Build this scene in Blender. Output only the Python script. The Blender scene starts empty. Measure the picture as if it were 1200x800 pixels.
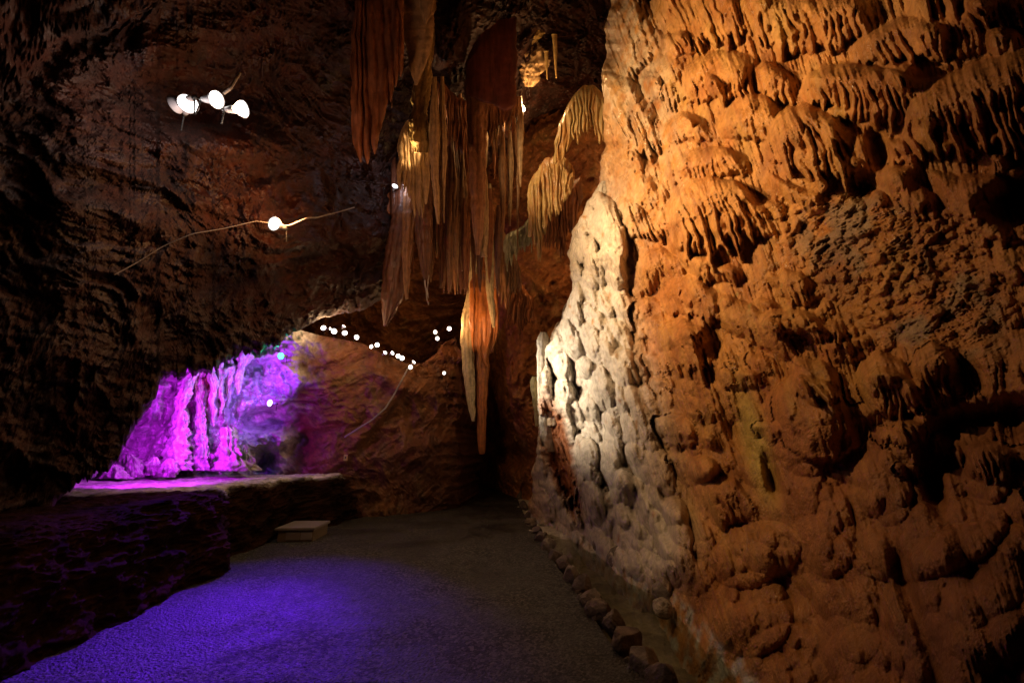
import bpy, math, random
import numpy as np
PI = math.pi
F = 533.33; CX, CY = 600.0, 400.0
PITCH = math.radians(13.0); CAMZ = 1.55
scn = bpy.context.scene
col = scn.collection
rng = np.random.default_rng(7)
random.seed(5)

# ------------------------------------------------------------------ maths
def unproj(px, py, D):
    """points seen at photo position (px, py) at distance D in front of the lens"""
    px = np.asarray(px, float); py = np.asarray(py, float); D = np.asarray(D, float)
    a = (px-CX)/F; b = (CY-py)/F
    cp, sp = math.cos(PITCH), math.sin(PITCH)
    return np.stack([a*D, (cp-b*sp)*D, CAMZ+(sp+b*cp)*D], -1)
def ground_pt(px, py, z=0.0):
    b = (CY-py)/F
    D = (z-CAMZ)/(math.sin(PITCH)+b*math.cos(PITCH))
    return unproj(px, py, D), D
def sstep(a, b, x):
    t = np.clip((x-a)/(b-a), 0, 1); return t*t*(3-2*t)
def _h(ix, iy, iz, seed):
    h = (ix*374761393 + iy*668265263 + iz*2147483647*0 + iz*1274126177 + seed*362437) & 0xFFFFFFFF
    h = ((h ^ (h >> 13))*1103515245) & 0xFFFFFFFF
    h = ((h ^ (h >> 16))*2246822519) & 0xFFFFFFFF
    return (h ^ (h >> 15)) & 0xFFFFFFFF
def noise3(P, seed=0):
    """gradient noise, about -1..1"""
    Pi = np.floor(P).astype(np.int64); f = P-Pi
    u = f*f*f*(f*(f*6-15)+10)
    out = 0
    for dx in (0, 1):
        wx = u[..., 0] if dx else 1-u[..., 0]
        for dy in (0, 1):
            wy = u[..., 1] if dy else 1-u[..., 1]
            for dz in (0, 1):
                wz = u[..., 2] if dz else 1-u[..., 2]
                h = _h(Pi[..., 0]+dx, Pi[..., 1]+dy, Pi[..., 2]+dz, seed)
                gx = (h & 1023)/511.5-1; gy = ((h >> 10) & 1023)/511.5-1; gz = ((h >> 20) & 1023)/511.5-1
                out = out + wx*wy*wz*(gx*(f[..., 0]-dx)+gy*(f[..., 1]-dy)+gz*(f[..., 2]-dz))
    return out*1.6
def fbm(P, o=5, seed=0, gain=.5, lac=2.03, ridged=False):
    a = 1.0; s = 0; n = 0
    for k in range(o):
        v = noise3(P, seed+k*17)
        if ridged: v = 1-2*np.abs(v)*1.2
        s = s+a*v; n += a; a *= gain; P = P*lac+11.3
    return s/n
def noise2(x, y, seed=0, o=1, **k):
    x, y = np.broadcast_arrays(x, y)
    return fbm(np.stack([x, y, np.zeros_like(x)+.37], -1), o, seed, **k)
def hash1(i, seed=0):
    i = np.asarray(i).astype(np.int64)
    return _h(i, i*0+3, i*0+7, seed)/4294967295.0
def gridlerp(xs, ys, V, x, y):
    """bicubic-ish (smoothed bilinear) table lookup"""
    V = np.asarray(V, float)
    cx = np.stack([np.interp(x, xs, V[j]) for j in range(len(ys))], 0)
    out = np.zeros_like(x)
    j = np.clip(np.searchsorted(ys, y)-1, 0, len(ys)-2)
    y0 = np.asarray(ys)[j]; y1 = np.asarray(ys)[j+1]
    t = np.clip((y-y0)/(y1-y0), 0, 1)
    a = np.take_along_axis(cx.reshape(len(ys), -1), j.reshape(1, -1), 0).reshape(x.shape)
    b = np.take_along_axis(cx.reshape(len(ys), -1), (j+1).reshape(1, -1), 0).reshape(x.shape)
    return a*(1-t)+b*t
def blur(A, n, it=2):
    for _ in range(it):
        for ax in (0, 1):
            p = np.pad(A, [(n+1, n) if k == ax else (0, 0) for k in (0, 1)], mode='edge')
            c = np.cumsum(p, ax)
            L = A.shape[ax]
            A = (np.take(c, range(2*n+1, 2*n+1+L), ax)-np.take(c, range(0, L), ax))/(2*n+1)
    return A

# ------------------------------------------------------------------ objects
def tag(o, label=None, cat=None, group=None, kind=None):
    if label: o['label'] = label
    if cat: o['category'] = cat
    if group: o['group'] = group
    if kind: o['kind'] = kind
    return o
def empty(name, loc, rot=(0, 0, 0)):
    o = bpy.data.objects.new(name, None); col.objects.link(o)
    o.location = loc; o.rotation_euler = rot; o.empty_display_size = .1
    return o
def grid_normals(P):
    du = np.gradient(P, axis=1); dv = np.gradient(P, axis=0)
    n = np.cross(du, dv); n /= np.linalg.norm(n, axis=-1, keepdims=True)+1e-12
    return n
def mesh_from(name, V, Fq, mat, parent=None, colr=None, N=None, smooth=True):
    V = np.ascontiguousarray(V, dtype=np.float32).reshape(-1, 3); Fq = np.ascontiguousarray(Fq, dtype=np.int32)
    me = bpy.data.meshes.new(name)
    k = Fq.shape[1]
    me.vertices.add(len(V)); me.vertices.foreach_set('co', V.ravel())
    me.loops.add(Fq.size); me.loops.foreach_set('vertex_index', Fq.ravel())
    me.polygons.add(len(Fq)); me.polygons.foreach_set('loop_start', np.arange(0, Fq.size, k, dtype=np.int32))
    try: me.polygons.foreach_set('loop_total', np.full(len(Fq), k, dtype=np.int32))
    except Exception: pass
    me.update(calc_edges=True)
    me.polygons.foreach_set('use_smooth', np.full(len(Fq), smooth, dtype=bool))
    if colr is not None:
        at = me.color_attributes.new('stone', 'FLOAT_COLOR', 'POINT')
        c = np.ones((len(V), 4), np.float32); c[:, :3] = np.asarray(colr).reshape(-1, 3)
        at.data.foreach_set('color', c.ravel())
    if N is not None:
        me.normals_split_custom_set_from_vertices(np.ascontiguousarray(N, dtype=np.float32).reshape(-1, 3))
    me.materials.append(mat)
    o = bpy.data.objects.new(name, me); col.objects.link(o)
    if parent is not None:
        o.parent = parent
        o.matrix_parent_inverse = parent.matrix_basis.inverted()
    return o
def quads(nr, nc, wrap=False):
    r = np.arange(nr-1)[:, None]; c = np.arange(nc if wrap else nc-1)[None, :]
    c1 = (c+1) % nc
    return np.stack([r*nc+c, r*nc+c1, (r+1)*nc+c1, (r+1)*nc+c], -1)
def sheet(name, P, mat, colr=None, mask=None, parent=None, N=None):
    nr, nc = P.shape[:2]
    q = quads(nr, nc)
    if mask is not None: q = q[mask]
    q = q.reshape(-1, 4)
    idx = np.unique(q); remap = np.zeros(nr*nc, np.int64); remap[idx] = np.arange(len(idx))
    V = P.reshape(-1, 3)[idx]; C = None if colr is None else colr.reshape(-1, 3)[idx]
    NN = None if N is None else N.reshape(-1, 3)[idx]
    return mesh_from(name, V, remap[q], mat, parent, C, NN)

# ------------------------------------------------------------------ materials
def newmat(name):
    m = bpy.data.materials.new(name); m.use_nodes = True
    nt = m.node_tree; b = nt.nodes['Principled BSDF']
    return m, nt, b
def rock_material(name, rough=(.35, .75), bump=.6, bscale=28.0, coat=0.0, var=.35, gloss_scale=3.0, spec=.5):
    m, nt, b = newmat(name)
    N = nt.nodes.new; L = nt.links.new
    geo = N('ShaderNodeNewGeometry')
    at = N('ShaderNodeAttribute'); at.attribute_name = 'stone'
    n1 = N('ShaderNodeTexNoise'); n1.inputs['Scale'].default_value = bscale*.35; n1.inputs['Detail'].default_value = 6; n1.inputs['Roughness'].default_value = .65
    L(geo.outputs['Position'], n1.inputs['Vector'])
    mr = N('ShaderNodeMapRange'); mr.inputs[1].default_value = .3; mr.inputs[2].default_value = .7
    mr.inputs[3].default_value = 1-var; mr.inputs[4].default_value = 1+var
    L(n1.outputs['Fac'], mr.inputs[0])
    mx = N('ShaderNodeMix'); mx.data_type = 'RGBA'; mx.blend_type = 'MULTIPLY'; mx.inputs[0].default_value = 1
    L(at.outputs['Color'], mx.inputs[6]); L(mr.outputs[0], mx.inputs[7])
    L(mx.outputs[2], b.inputs['Base Color'])
    n2 = N('ShaderNodeTexNoise'); n2.inputs['Scale'].default_value = gloss_scale; n2.inputs['Detail'].default_value = 3
    L(geo.outputs['Position'], n2.inputs['Vector'])
    m2 = N('ShaderNodeMapRange'); m2.inputs[1].default_value = .38; m2.inputs[2].default_value = .62
    m2.inputs[3].default_value = rough[0]; m2.inputs[4].default_value = rough[1]
    L(n2.outputs['Fac'], m2.inputs[0]); L(m2.outputs[0], b.inputs['Roughness'])
    b.inputs['Specular IOR Level'].default_value = spec
    if coat:
        b.inputs['Coat Weight'].default_value = coat; b.inputs['Coat Roughness'].default_value = .18
    n3 = N('ShaderNodeTexNoise'); n3.inputs['Scale'].default_value = bscale; n3.inputs['Detail'].default_value = 9; n3.inputs['Roughness'].default_value = .68
    L(geo.outputs['Position'], n3.inputs['Vector'])
    v = N('ShaderNodeTexVoronoi'); v.inputs['Scale'].default_value = bscale*1.7
    L(geo.outputs['Position'], v.inputs['Vector'])
    ma = N('ShaderNodeMath'); ma.operation = 'MULTIPLY_ADD'; ma.inputs[1].default_value = .35
    L(v.outputs['Distance'], ma.inputs[0]); L(n3.outputs['Fac'], ma.inputs[2])
    bp = N('ShaderNodeBump'); bp.inputs['Strength'].default_value = bump; bp.inputs['Distance'].default_value = .02
    L(ma.outputs[0], bp.inputs['Height']); L(bp.outputs[0], b.inputs['Normal'])
    return m
M_flow = rock_material('flowstone', (.17, .70), .7, 34, coat=.0, var=.3, spec=.28)
M_crag = rock_material('crag_rock', (.45, .9), .9, 14, var=.55)
M_drip = rock_material('dripstone', (.3, .6), .4, 30, coat=.1, var=.3)
M_bank = rock_material('bank_rock', (.9, 1), .9, 14, var=.55, spec=.02)
M_stone = rock_material('border_stone', (.5, .9), .8, 22, var=.35)

def plain(name, c, rough=.5, metal=0.0, em=None, es=0):
    m, nt, b = newmat(name)
    n = nt.nodes.new('ShaderNodeTexNoise'); n.inputs['Scale'].default_value = 40
    mr = nt.nodes.new('ShaderNodeMapRange'); mr.inputs[3].default_value = .75; mr.inputs[4].default_value = 1.2
    mx = nt.nodes.new('ShaderNodeMix'); mx.data_type = 'RGBA'; mx.blend_type = 'MULTIPLY'; mx.inputs[0].default_value = 1
    mx.inputs[6].default_value = (*c, 1)
    nt.links.new(n.outputs['Fac'], mr.inputs[0]); nt.links.new(mr.outputs[0], mx.inputs[7]); nt.links.new(mx.outputs[2], b.inputs['Base Color'])
    b.inputs['Roughness'].default_value = rough; b.inputs['Metallic'].default_value = metal
    if em: b.inputs['Emission Color'].default_value = (*em, 1); b.inputs['Emission Strength'].default_value = es
    return m
M_housing = plain('lamp_housing', (.35, .35, .37), .45)
M_dark = plain('dark_metal', (.03, .03, .03), .5, .6)
M_cable = plain('cable_grey', (.3, .27, .24), .6)
M_bulb = plain('bulb_white', (.9, .9, .9), .3, 0, (1, .95, .9), 8)
M_bulbdim = plain('bulb_dim', (.9, .9, .9), .3, 0, (1, .93, .85), 3)
M_bulbgreen = plain('bulb_green', (.2, .9, .7), .3, 0, (.05, 1, .55), 7)
M_bulbblue = plain('bulb_blue', (.6, .7, 1), .3, 0, (.6, .75, 1), 9)

# ------------------------------------------------------------------ camera / world / view
cam = bpy.data.cameras.new('camera'); co = bpy.data.objects.new('camera', cam); col.objects.link(co)
co.location = (0, 0, CAMZ); co.rotation_euler = (math.radians(90)+PITCH, 0, 0)
cam.sensor_width = 36; cam.lens = F/1200*36; cam.clip_end = 200; cam.clip_start = .05
scn.camera = co
w = bpy.data.worlds.new('World'); scn.world = w; w.use_nodes = True
w.node_tree.nodes['Background'].inputs[0].default_value = (1, .55, .3, 1)
w.node_tree.nodes['Background'].inputs[1].default_value = .0006
scn.view_settings.view_transform = 'Standard'; scn.view_settings.look = 'None'
scn.view_settings.exposure = 0; scn.view_settings.gamma = 1
scn.cycles.use_denoising = True
scn.cycles.max_bounces = 6; scn.cycles.diffuse_bounces = 1; scn.cycles.sample_clamp_indirect = 3

# ================================================================== FLOWSTONE (right side)
GX = ([560, 600, 720, 900, 1200, 1600], [.20, .22, .36, .34, .24, .2])
def flow_s(x, y):
    yy = y-400; s = x.copy() if isinstance(x, np.ndarray) else np.array(float(x))
    for _ in range(14):
        s = .5*s+.5*(x-np.interp(s, *GX)*yy)
    return s
SIL = ([-260, 0, 60, 95, 130, 180, 205, 222, 245, 262, 300, 335, 345, 380, 420, 470, 500, 560, 580, 600, 700, 960],
       [700, 712, 712, 706, 706, 709, 700, 696, 690, 672, 665, 672, 670, 655, 636, 631, 633, 624, 621, 622, 640, 640])
def concat(*a): return np.concatenate(a)
ys = concat(np.linspace(-260, -12, 70)[:-1], np.arange(-12, 812, 1.2), np.linspace(812, 980, 45)[1:])
us = concat(np.arange(0, 590, 1.2), np.linspace(590, 950, 90)[1:])
Yg = np.repeat(ys[:, None], len(us), 1)
sil = np.interp(ys, *SIL); sil = np.convolve(np.pad(sil, 6, mode='edge'), np.ones(13)/13, 'valid')
sil = np.convolve(np.pad(sil, 12, mode='edge'), np.ones(25)/25, 'valid')
Xg = sil[:, None]+us[None, :]+(9*noise2(ys/26, ys*0, 3, 4))[:, None]*np.exp(-us[None, :]/30)
gx = [600, 620, 680, 740, 820, 920, 1050, 1200, 1600]; gy = [-260, 0, 200, 400, 600, 700, 800, 980]
DV = np.log([[11, 10, 8.6, 7.3, 6.0, 4.9, 3.8, 3.0, 2.0],
      [11, 10, 8.4, 7.0, 5.6, 4.5, 3.5, 2.7, 1.8],
      [11, 10, 8.2, 6.8, 5.3, 4.15, 3.15, 2.45, 1.7],
      [11, 10.3, 8.3, 6.6, 5.0, 3.85, 2.9, 2.25, 1.55],
      [11.6, 10.8, 8.6, 6.5, 4.6, 3.45, 2.55, 1.95, 1.4],
      [12, 11, 7.8, 5.7, 4.2, 3.2, 2.35, 1.75, 1.3],
      [12, 11, 7.0, 5.0, 3.6, 2.9, 2.1, 1.55, 1.15],
      [12, 11, 6.0, 4.2, 3.1, 2.5, 1.8, 1.35, 1.0]])
D0 = np.exp(blur(gridlerp(gx, gy, DV, Xg, Yg), 22, 2))
S = flow_s(Xg, Yg)
H = np.zeros_like(Xg)            # large relief, photo-pixel units
U, Vv = S, Yg

def ridge(s, wd, seed, y=None):
    """drip ridges across s: (height 0..1, drip id)"""
    yy = (y if y is not None else s*0)
    warp = s + wd*1.7*noise2(s/(wd*4.3), yy/(wd*7), seed, 3)
    ph = warp/wd; i = np.floor(ph); f = ph-i
    # every drip has its own height and width, some nearly vanish into a neighbour
    a0 = .35+.65*hash1(i, seed+5)
    v = np.sin(f*PI)**(.7+.6*hash1(i, seed+6))*a0
    base = .34*np.sin(warp/wd/2.7*PI+seed)**2
    return np.clip(v*.85+base*(1-v), 0, 1), i
def win(x0, x1, y0, y1):
    r0, r1 = np.searchsorted(ys, [y0, y1])
    return slice(max(r0, 0), min(r1+1, len(ys)))
def shelf(pts, A, wd=7, seed=0, skirt=.45, top=.5, lens=.35, out=None, under=0.0, groove=.4):
    """a bulging flowstone ledge with a fluted, dripping skirt; pts = (x, ytop, ybottom)"""
    global H
    p = np.array(pts, float)
    sx = np.array([float(flow_s(np.array([a]), np.array([(b+c)/2]))[0]) for a, b, c in pts])
    o = np.argsort(sx); p = p[o]; sx = sx[o]
    R = win(0, 0, p[:, 1].min()-6, p[:, 2].max()+8)
    s = S[R]; y = Yg[R]
    x0, x1 = sx[0], sx[-1]
    m = (s > x0-1) & (s < x1+1)
    cols = np.where(m.any(0))[0]
    if len(cols) == 0: return
    Cc = slice(cols[0], cols[-1]+1)
    s = s[:, Cc]; y = y[:, Cc]
    wob = 2.5*noise2(s/14, y/60, seed+9, 2)
    T = np.interp(s, sx, p[:, 1])+wob*1.4; B = np.interp(s, sx, p[:, 2])
    rg, idn = ridge(s, wd, seed+1, y)
    rl = hash1(idn, seed)
    B2 = T+(B-T)*(1-lens*(1-rg*(.35+.65*rl)))
    v = (y-T)/np.maximum(B2-T, 1)
    vv = np.clip(v, 0, 1)
    rise = np.clip(vv/top, 0, 1); prof = np.sqrt(np.clip(1-(1-rise)**2, 0, 1))
    prof = prof*(1-.25*sstep(top, 1, vv))
    cut = 1-sstep(0, 3.0, y-B2)
    e = np.clip((s-x0)/(x1-x0), 0, 1); ew = min(.5, 14/(x1-x0)+.12)
    edge = np.sin(PI/2*np.clip(np.minimum(e, 1-e)/ew, 0, 1))**1.3
    hh = A*prof*edge*np.where(v < 0, 0, 1)*cut
    ks = skirt+.3*(hash1(idn, seed+3)-.5)+.12*noise2(s/5, y/9, seed+7, 2)
    fade = .35+.65*sstep(-.35, .1, noise2(s/(wd*3.5), y/30, seed+8, 2))
    hh = hh - A*groove*fade*(1-rg)*sstep(ks-.15, ks+.25, vv)*edge*cut*(v > 0)
    hh = np.where((v < 0) | (s < x0) | (s > x1), 0, hh)
    sub = H[R][:, Cc]
    H[R.start:R.stop, Cc] = np.maximum(sub, hh) if out is None else sub+hh
def stamp(cx, cy, rx, ry, A, ang=None, power=.5, mode='max', arr=None, seed=0, asym=0):
    """rounded knob or pocket, elongated along the flow"""
    arr = H if arr is None else arr
    r0, r1 = np.searchsorted(ys, [cy-max(rx, ry)*1.3, cy+max(rx, ry)*1.3])
    if r1 <= r0: return
    g = float(np.interp(cx, *GX)) if ang is None else ang
    xr = Xg[r0:r1]
    c = np.where((np.abs(xr-cx) < max(rx, ry)*1.4).any(0))[0]
    if len(c) == 0: return
    C = slice(c[0], c[-1]+1)
    dx = Xg[r0:r1, C]-cx; dy = Yg[r0:r1, C]-cy
    n = math.hypot(1, g)
    a = (dx-g*dy)/n; b = (dy+g*dx)/n
    b = np.where(b > 0, b/(1+asym), b)
    q = (a/rx)**2+(b/ry)**2
    hh = A*np.clip(1-q, 0, 1)**power
    sub = arr[r0:r1, C]
    if mode == 'max': arr[r0:r1, C] = np.maximum(sub, hh)
    else: arr[r0:r1, C] = sub+hh

# --- ledges traced from the photograph
shelf([(700, -60, 60), (708, -60, 110), (722, -60, 122), (740, -60, 100), (765, -60, 90)], 16, 5.5, 1, lens=.25, skirt=.3)
shelf([(755, -80, 70), (800, -80, 76), (840, -70, 70), (880, -70, 55)], 15, 6, 2, lens=.25, skirt=.3)
shelf([(706, 95, 170), (716, 88, 210), (735, 84, 232), (755, 90, 215), (775, 108, 190)], 18, 5.5, 3, lens=.4)
shelf([(752, 40, 120), (775, 30, 150), (800, 40, 140), (815, 60, 110)], 10, 6, 33)
shelf([(860, -40, 58), (900, -24, 78), (930, -10, 84), (965, -8, 74), (1000, -10, 60), (1035, -2, 40)], 17, 9, 4)
shelf([(995, 55, 80), (1040, 30, 82), (1090, 14, 80), (1135, 12, 78), (1170, 22, 60)], 17, 9, 5, top=.35, skirt=.35)
shelf([(1120, 0, 38), (1165, -12, 42), (1200, -8, 48), (1280, -8, 60)], 15, 8, 6)
shelf([(936, 110, 122), (955, 86, 132), (985, 76, 152), (1015, 74, 162), (1040, 78, 168), (1062, 84, 158), (1085, 95, 140)], 24, 8, 7, top=.4, skirt=.45, lens=.45)
shelf([(1050, 150, 190), (1080, 112, 210), (1110, 92, 212), (1150, 76, 215), (1200, 56, 222), (1300, 36, 230)], 32, 10, 8, top=.38, skirt=.42, lens=.4, groove=.5)
shelf([(893, 170, 185), (912, 142, 214), (938, 124, 232), (965, 121, 240), (988, 130, 238), (1003, 145, 236), (1014, 172, 222)], 26, 8.5, 9, top=.4, skirt=.42, lens=.4)
shelf([(796, 92, 130), (828, 66, 132), (862, 56, 128), (890, 66, 112)], 17, 7, 10, top=.55, skirt=.6)
shelf([(878, 82, 110), (905, 72, 128), (942, 92, 135)], 13, 7, 11, top=.5)
shelf([(838, 152, 162), (860, 124, 165), (882, 106, 170), (908, 112, 174), (928, 138, 164)], 17, 7, 12, top=.6, skirt=.7, lens=.2)
shelf([(772, 150, 172), (805, 134, 172), (838, 142, 168)], 14, 7, 13, top=.6, skirt=.6)
shelf([(782, 195, 222), (815, 176, 220), (852, 172, 210), (884, 186, 212)], 15, 7, 14)
shelf([(780, 258, 300), (800, 232, 318), (820, 214, 335), (850, 204, 322), (878, 212, 300), (905, 240, 300), (915, 262, 300)], 24, 6.5, 15, top=.35, skirt=.36, lens=.45, groove=.45)
shelf([(898, 196, 222), (922, 212, 240), (950, 222, 256), (972, 214, 250)], 13, 6, 16)
shelf([(1085, 196, 225), (1115, 204, 262), (1148, 210, 284), (1172, 218, 292), (1184, 232, 276)], 15, 12, 17, lens=.2, groove=.25)
shelf([(722, 240, 290), (745, 205, 300), (765, 196, 300), (790, 215, 280)], 14, 6, 18)
#shelf([(690, 300, 345), (708, 262, 352), (730, 240, 352), (750, 232, 345), (770, 250, 330)], 11, 6, 19, top=.7, skirt=.75, lens=.2)
shelf([(742, 322, 345), (765, 297, 352), (788, 290, 356), (812, 312, 345)], 15, 6, 20)
shelf([(770, 345, 375), (800, 318, 382), (830, 326, 388), (855, 345, 392)], 16, 6.5, 21)
shelf([(735, 362, 400), (760, 350, 412), (785, 352, 405)], 14, 6, 22)
shelf([(772, 400, 440), (792, 378, 462), (815, 372, 470), (840, 388, 445)], 22, 7, 23, lens=.5, top=.35, skirt=.4)
shelf([(835, 345, 385), (862, 346, 402), (890, 356, 415), (918, 376, 428), (945, 410, 440)], 18, 9, 24, top=.6, skirt=.7, lens=.2)
shelf([(908, 330, 350), (925, 316, 362), (945, 318, 366), (958, 332, 352)], 15, 6, 25)
shelf([(928, 385, 400), (942, 366, 408), (958, 366, 410), (976, 382, 404)], 14, 6, 26)
shelf([(1004, 455, 482), (1022, 424, 500), (1045, 411, 506), (1068, 420, 500), (1084, 438, 488)], 24, 8, 27, top=.45, skirt=.5, lens=.3)
shelf([(1064, 436, 462), (1084, 408, 482), (1106, 398, 490), (1124, 408, 486), (1136, 430, 474)], 24, 10, 28, top=.4, skirt=.45, lens=.4)
shelf([(905, 476, 525), (928, 446, 545), (955, 438, 552), (985, 448, 540), (1010, 475, 520)], 22, 14, 29, top=.45, skirt=.8, lens=.15, groove=.15)
shelf([(822, 570, 605), (845, 560, 622), (872, 560, 626), (892, 590, 618)], 16, 8, 30)
shelf([(1130, 410, 470), (1165, 395, 500), (1205, 385, 510), (1280, 380, 520)], 18, 12, 31)
# large mounds
LOW = np.zeros_like(H)
for a in [(735, 290, 40, 62, 20), (690, 300, 24, 40, 10), (1150, 720, 120, 110, 46), (1090, 632, 95, 45, 24), (1035, 572, 34, 46, 24), (1156, 558, 30, 34, 22), (885, 650, 56, 38, 26),
          (880, 720, 50, 50, 22), (960, 610, 40, 70, 18), (1070, 520, 46, 40, 20), (940, 500, 45, 60, 16), (990, 700, 40, 80, 14),
          (800, 640, 38, 60, 14), (850, 470, 60, 60, 12), (700, 560, 40, 70, 14), (720, 470, 30, 80, 12), (840, 300, 80, 60, 8), (1210, 600, 60, 60, 26),
          (925, 780, 60, 50, 20), (1010, 780, 50, 50, 16)]:
    stamp(*a, power=.75, mode='add', arr=LOW)
# pockets that stay dark
for a in [(1170, 492, 70, 22, -34), (1105, 520, 18, 34, -22), (1185, 238, 34, 26, -40), (1060, 680, 12, 60, -16), (1095, 770, 14, 60, -16), (1030, 175, 12, 24, -24),
          (860, 505, 14, 26, -14), (1092, 560, 12, 44, -26), (700, 500, 10, 26, -10), (960, 265, 28, 12, -12), (1010, 215, 14, 20, -18),
          (735, 590, 14, 20, -12), (780, 620, 8, 26, -12), (905, 560, 8, 30, -14)]:
    stamp(a[0], a[1], a[2]*1.5, a[3]*1.5, a[4]*1.4, power=2.2, mode='add', arr=LOW)
# rounded knob with its drip (left of the yellow streak)
stamp(824, 550, 19, 16, 26, ang=0); stamp(838, 590, 8, 34, 14)
# region weights
def wreg(cx, cy, rx, ry, g=.3):
    dx = Xg-cx; dy = Yg-cy; n = math.hypot(1, g)
    a = (dx-g*dy)/n; b = (dy+g*dx)/n
    return np.exp(-((a/rx)**2+(b/ry)**2)**1.6)
W_pale = np.clip(wreg(705, 470, 62, 190, .32)+wreg(700, 300, 34, 110, .1)+wreg(660, 540, 45, 130, .1)+.8*wreg(745, 640, 60, 60, .5), 0, 1)
W_brec = np.clip(wreg(1050, 320, 150, 62, -.9)*1.1+.8*wreg(1090, 330, 95, 70, 0)+.7*wreg(985, 285, 50, 40, 0), 0, 1)
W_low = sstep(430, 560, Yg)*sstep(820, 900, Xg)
# many small ledges on the amber slope, knobs elsewhere
K = np.zeros_like(H)
r = random.Random(11); H0 = H.copy()
for i in range(290):
    x = r.uniform(700, 1300); y = r.uniform(-120, 560)
    j = np.unravel_index(np.argmin((ys-y)**2), ys.shape)[0]; k = int(np.argmin(np.abs(Xg[j]-x)))
    if W_brec[j, k] > .4 or W_pale[j, k] > .45: continue
    if H0[j, k] > 5 and r.random() < .8: continue
    sc = (1+.9*(x-700)/500)*r.choice([.7, 1, 1, 1.35])
    wv = r.uniform(9, 20)*sc; hh = r.uniform(12, 26)*sc; t = r.uniform(-.35, .3)
    shelf([(x-wv, y+hh*.35-t*-wv, y+hh*.8), (x-wv*.4, y-t*-wv*.4, y+hh*1.2), (x+wv*.4, y+t*wv*.4, y+hh*1.25), (x+wv, y+hh*.3+t*wv, y+hh*.8)], r.uniform(7, 12)*sc, r.uniform(3.4, 5.5)*sc, 100+i, lens=r.uniform(.25, .6), skirt=r.uniform(.3, .7), top=r.uniform(.35, .65), out=(None if r.random() < .6 else 1))
for i in range(1500):     # cauliflower knobs
    x = r.uniform(612, 830); y = r.uniform(235, 790)
    j = int(np.argmin(np.abs(ys-y))); k = int(np.argmin(np.abs(Xg[j]-x)))
    if W_pale[j, k] < r.uniform(.25, .8): continue
    rr = r.choice([4, 5, 6, 7, 9, 11, 13])*r.uniform(.85, 1.2)
    stamp(x, y, rr, rr*r.uniform(1.0, 2.0), rr*1.35, arr=K, asym=.5)
for i in range(1700):     # low rounded lumps, lower right and around the pool edge
    x = r.uniform(700, 1350); y = r.uniform(380, 900)
    j = int(np.argmin(np.abs(ys-y))); k = int(np.argmin(np.abs(Xg[j]-x)))
    if r.random() > .35+.65*W_low[j, k]: continue
    sc = 1+.9*max(0, x-800)/500
    rr = r.choice([5, 6, 8, 10, 14, 19])*sc*r.uniform(.8, 1.2)
    stamp(x, y, rr, rr*r.uniform(.9, 1.5), rr*.55, arr=K, power=.7, asym=.4)
for i in range(500):      # little pellets on the broken rock
    x = r.uniform(900, 1250); y = r.uniform(230, 430)
    rr = r.uniform(4, 9)
    stamp(x, y, rr, rr*.8, rr*.8, arr=K, power=.6)
P0 = unproj(Xg, Yg, D0)
sc = D0[..., None]/5.0     # keep noise size tied to what the lens can resolve, sizes in metres
n_lo = fbm(P0*1.1, 4, 21); n_mid = fbm(P0*4.2, 4, 22)
n_fine = fbm(P0*22, 4, 24, gain=.6)
n_rid = fbm(P0*np.array([3.0, 3.0, 5.0])+n_lo[..., None]*1.5, 6, 25, gain=.6, ridged=True)
rgf, idf = ridge(S, 6.5, 77, Yg)
streak = noise2(S/5.5, Yg/55, 31, 4); streak2 = noise2(S/2.6, Yg/28, 32, 3)
amber = (1-W_pale)*(1-W_brec)
shelfmask = np.clip(H/10, 0, 1)
Hs = blur(H, 2, 1)*.5+H*.5
Ht = 1.25*LOW + 1.75*Hs + K*np.where(H > 4, .4, 1)*(1+1.35*W_pale+.5*W_low)
Ht = Ht + 22*n_lo + 5.5*n_mid*(1+.5*W_low)
Ht = Ht + amber*(1-.6*W_low)*(1-.7*shelfmask)*(8*streak) + amber*1.6*streak2*(1-.5*W_low)
Ht = Ht + W_brec*(13*n_rid+4*noise2(Xg/9+Yg/7, Yg/6-Xg/14, 41, 4, gain=.65))
Ht = Ht + W_pale*(5.0*streak + 2.5*streak2) + 1.5*n_fine
por = fbm(P0*38, 2, 26)
Ht = Ht - 1.6*np.clip(por-.15, 0, 1)*amber
nd = fbm(P0*6, 4, 62)
# rust-red fluted recess at the end of the wall
W_rust = np.clip(1.3*wreg(652+0*Xg+7*noise2(Yg/12, Xg/12, 8, 3), 520, 15, 54, .25)*sstep(-.6, .1, nd+.3)+wreg(668, 575, 10, 40, .3)*sstep(-.3, .2, nd+.1)+.6*wreg(905, 600, 12, 80, .1)*0, 0, 1)
rr_, _ = ridge(S, 4.2, 55, Yg)
Ht = Ht*(1-.8*W_rust) + W_rust*(-14+13*rr_+5*streak2)
# roll the far edge of the wall round, away from the lens
Uu = us[None, :]+0*Xg
RR = 26.0
roll = RR*1.3*(1-np.sqrt(np.clip(1-(1-np.clip(Uu/RR, 0, 1))**2, 0, 1)))
D = D0*(1-(Ht-roll)/F)
P = unproj(Xg, Yg, D)
# columns that carry the rock back behind the edge
back = [unproj(Xg[:, 0]+k*9, Yg[:, 0], D[:, 0]+.35*k+.25*k*k) for k in (4, 3, 2, 1)]
Pf = np.concatenate([np.stack(back, 1), P], 1)
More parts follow.
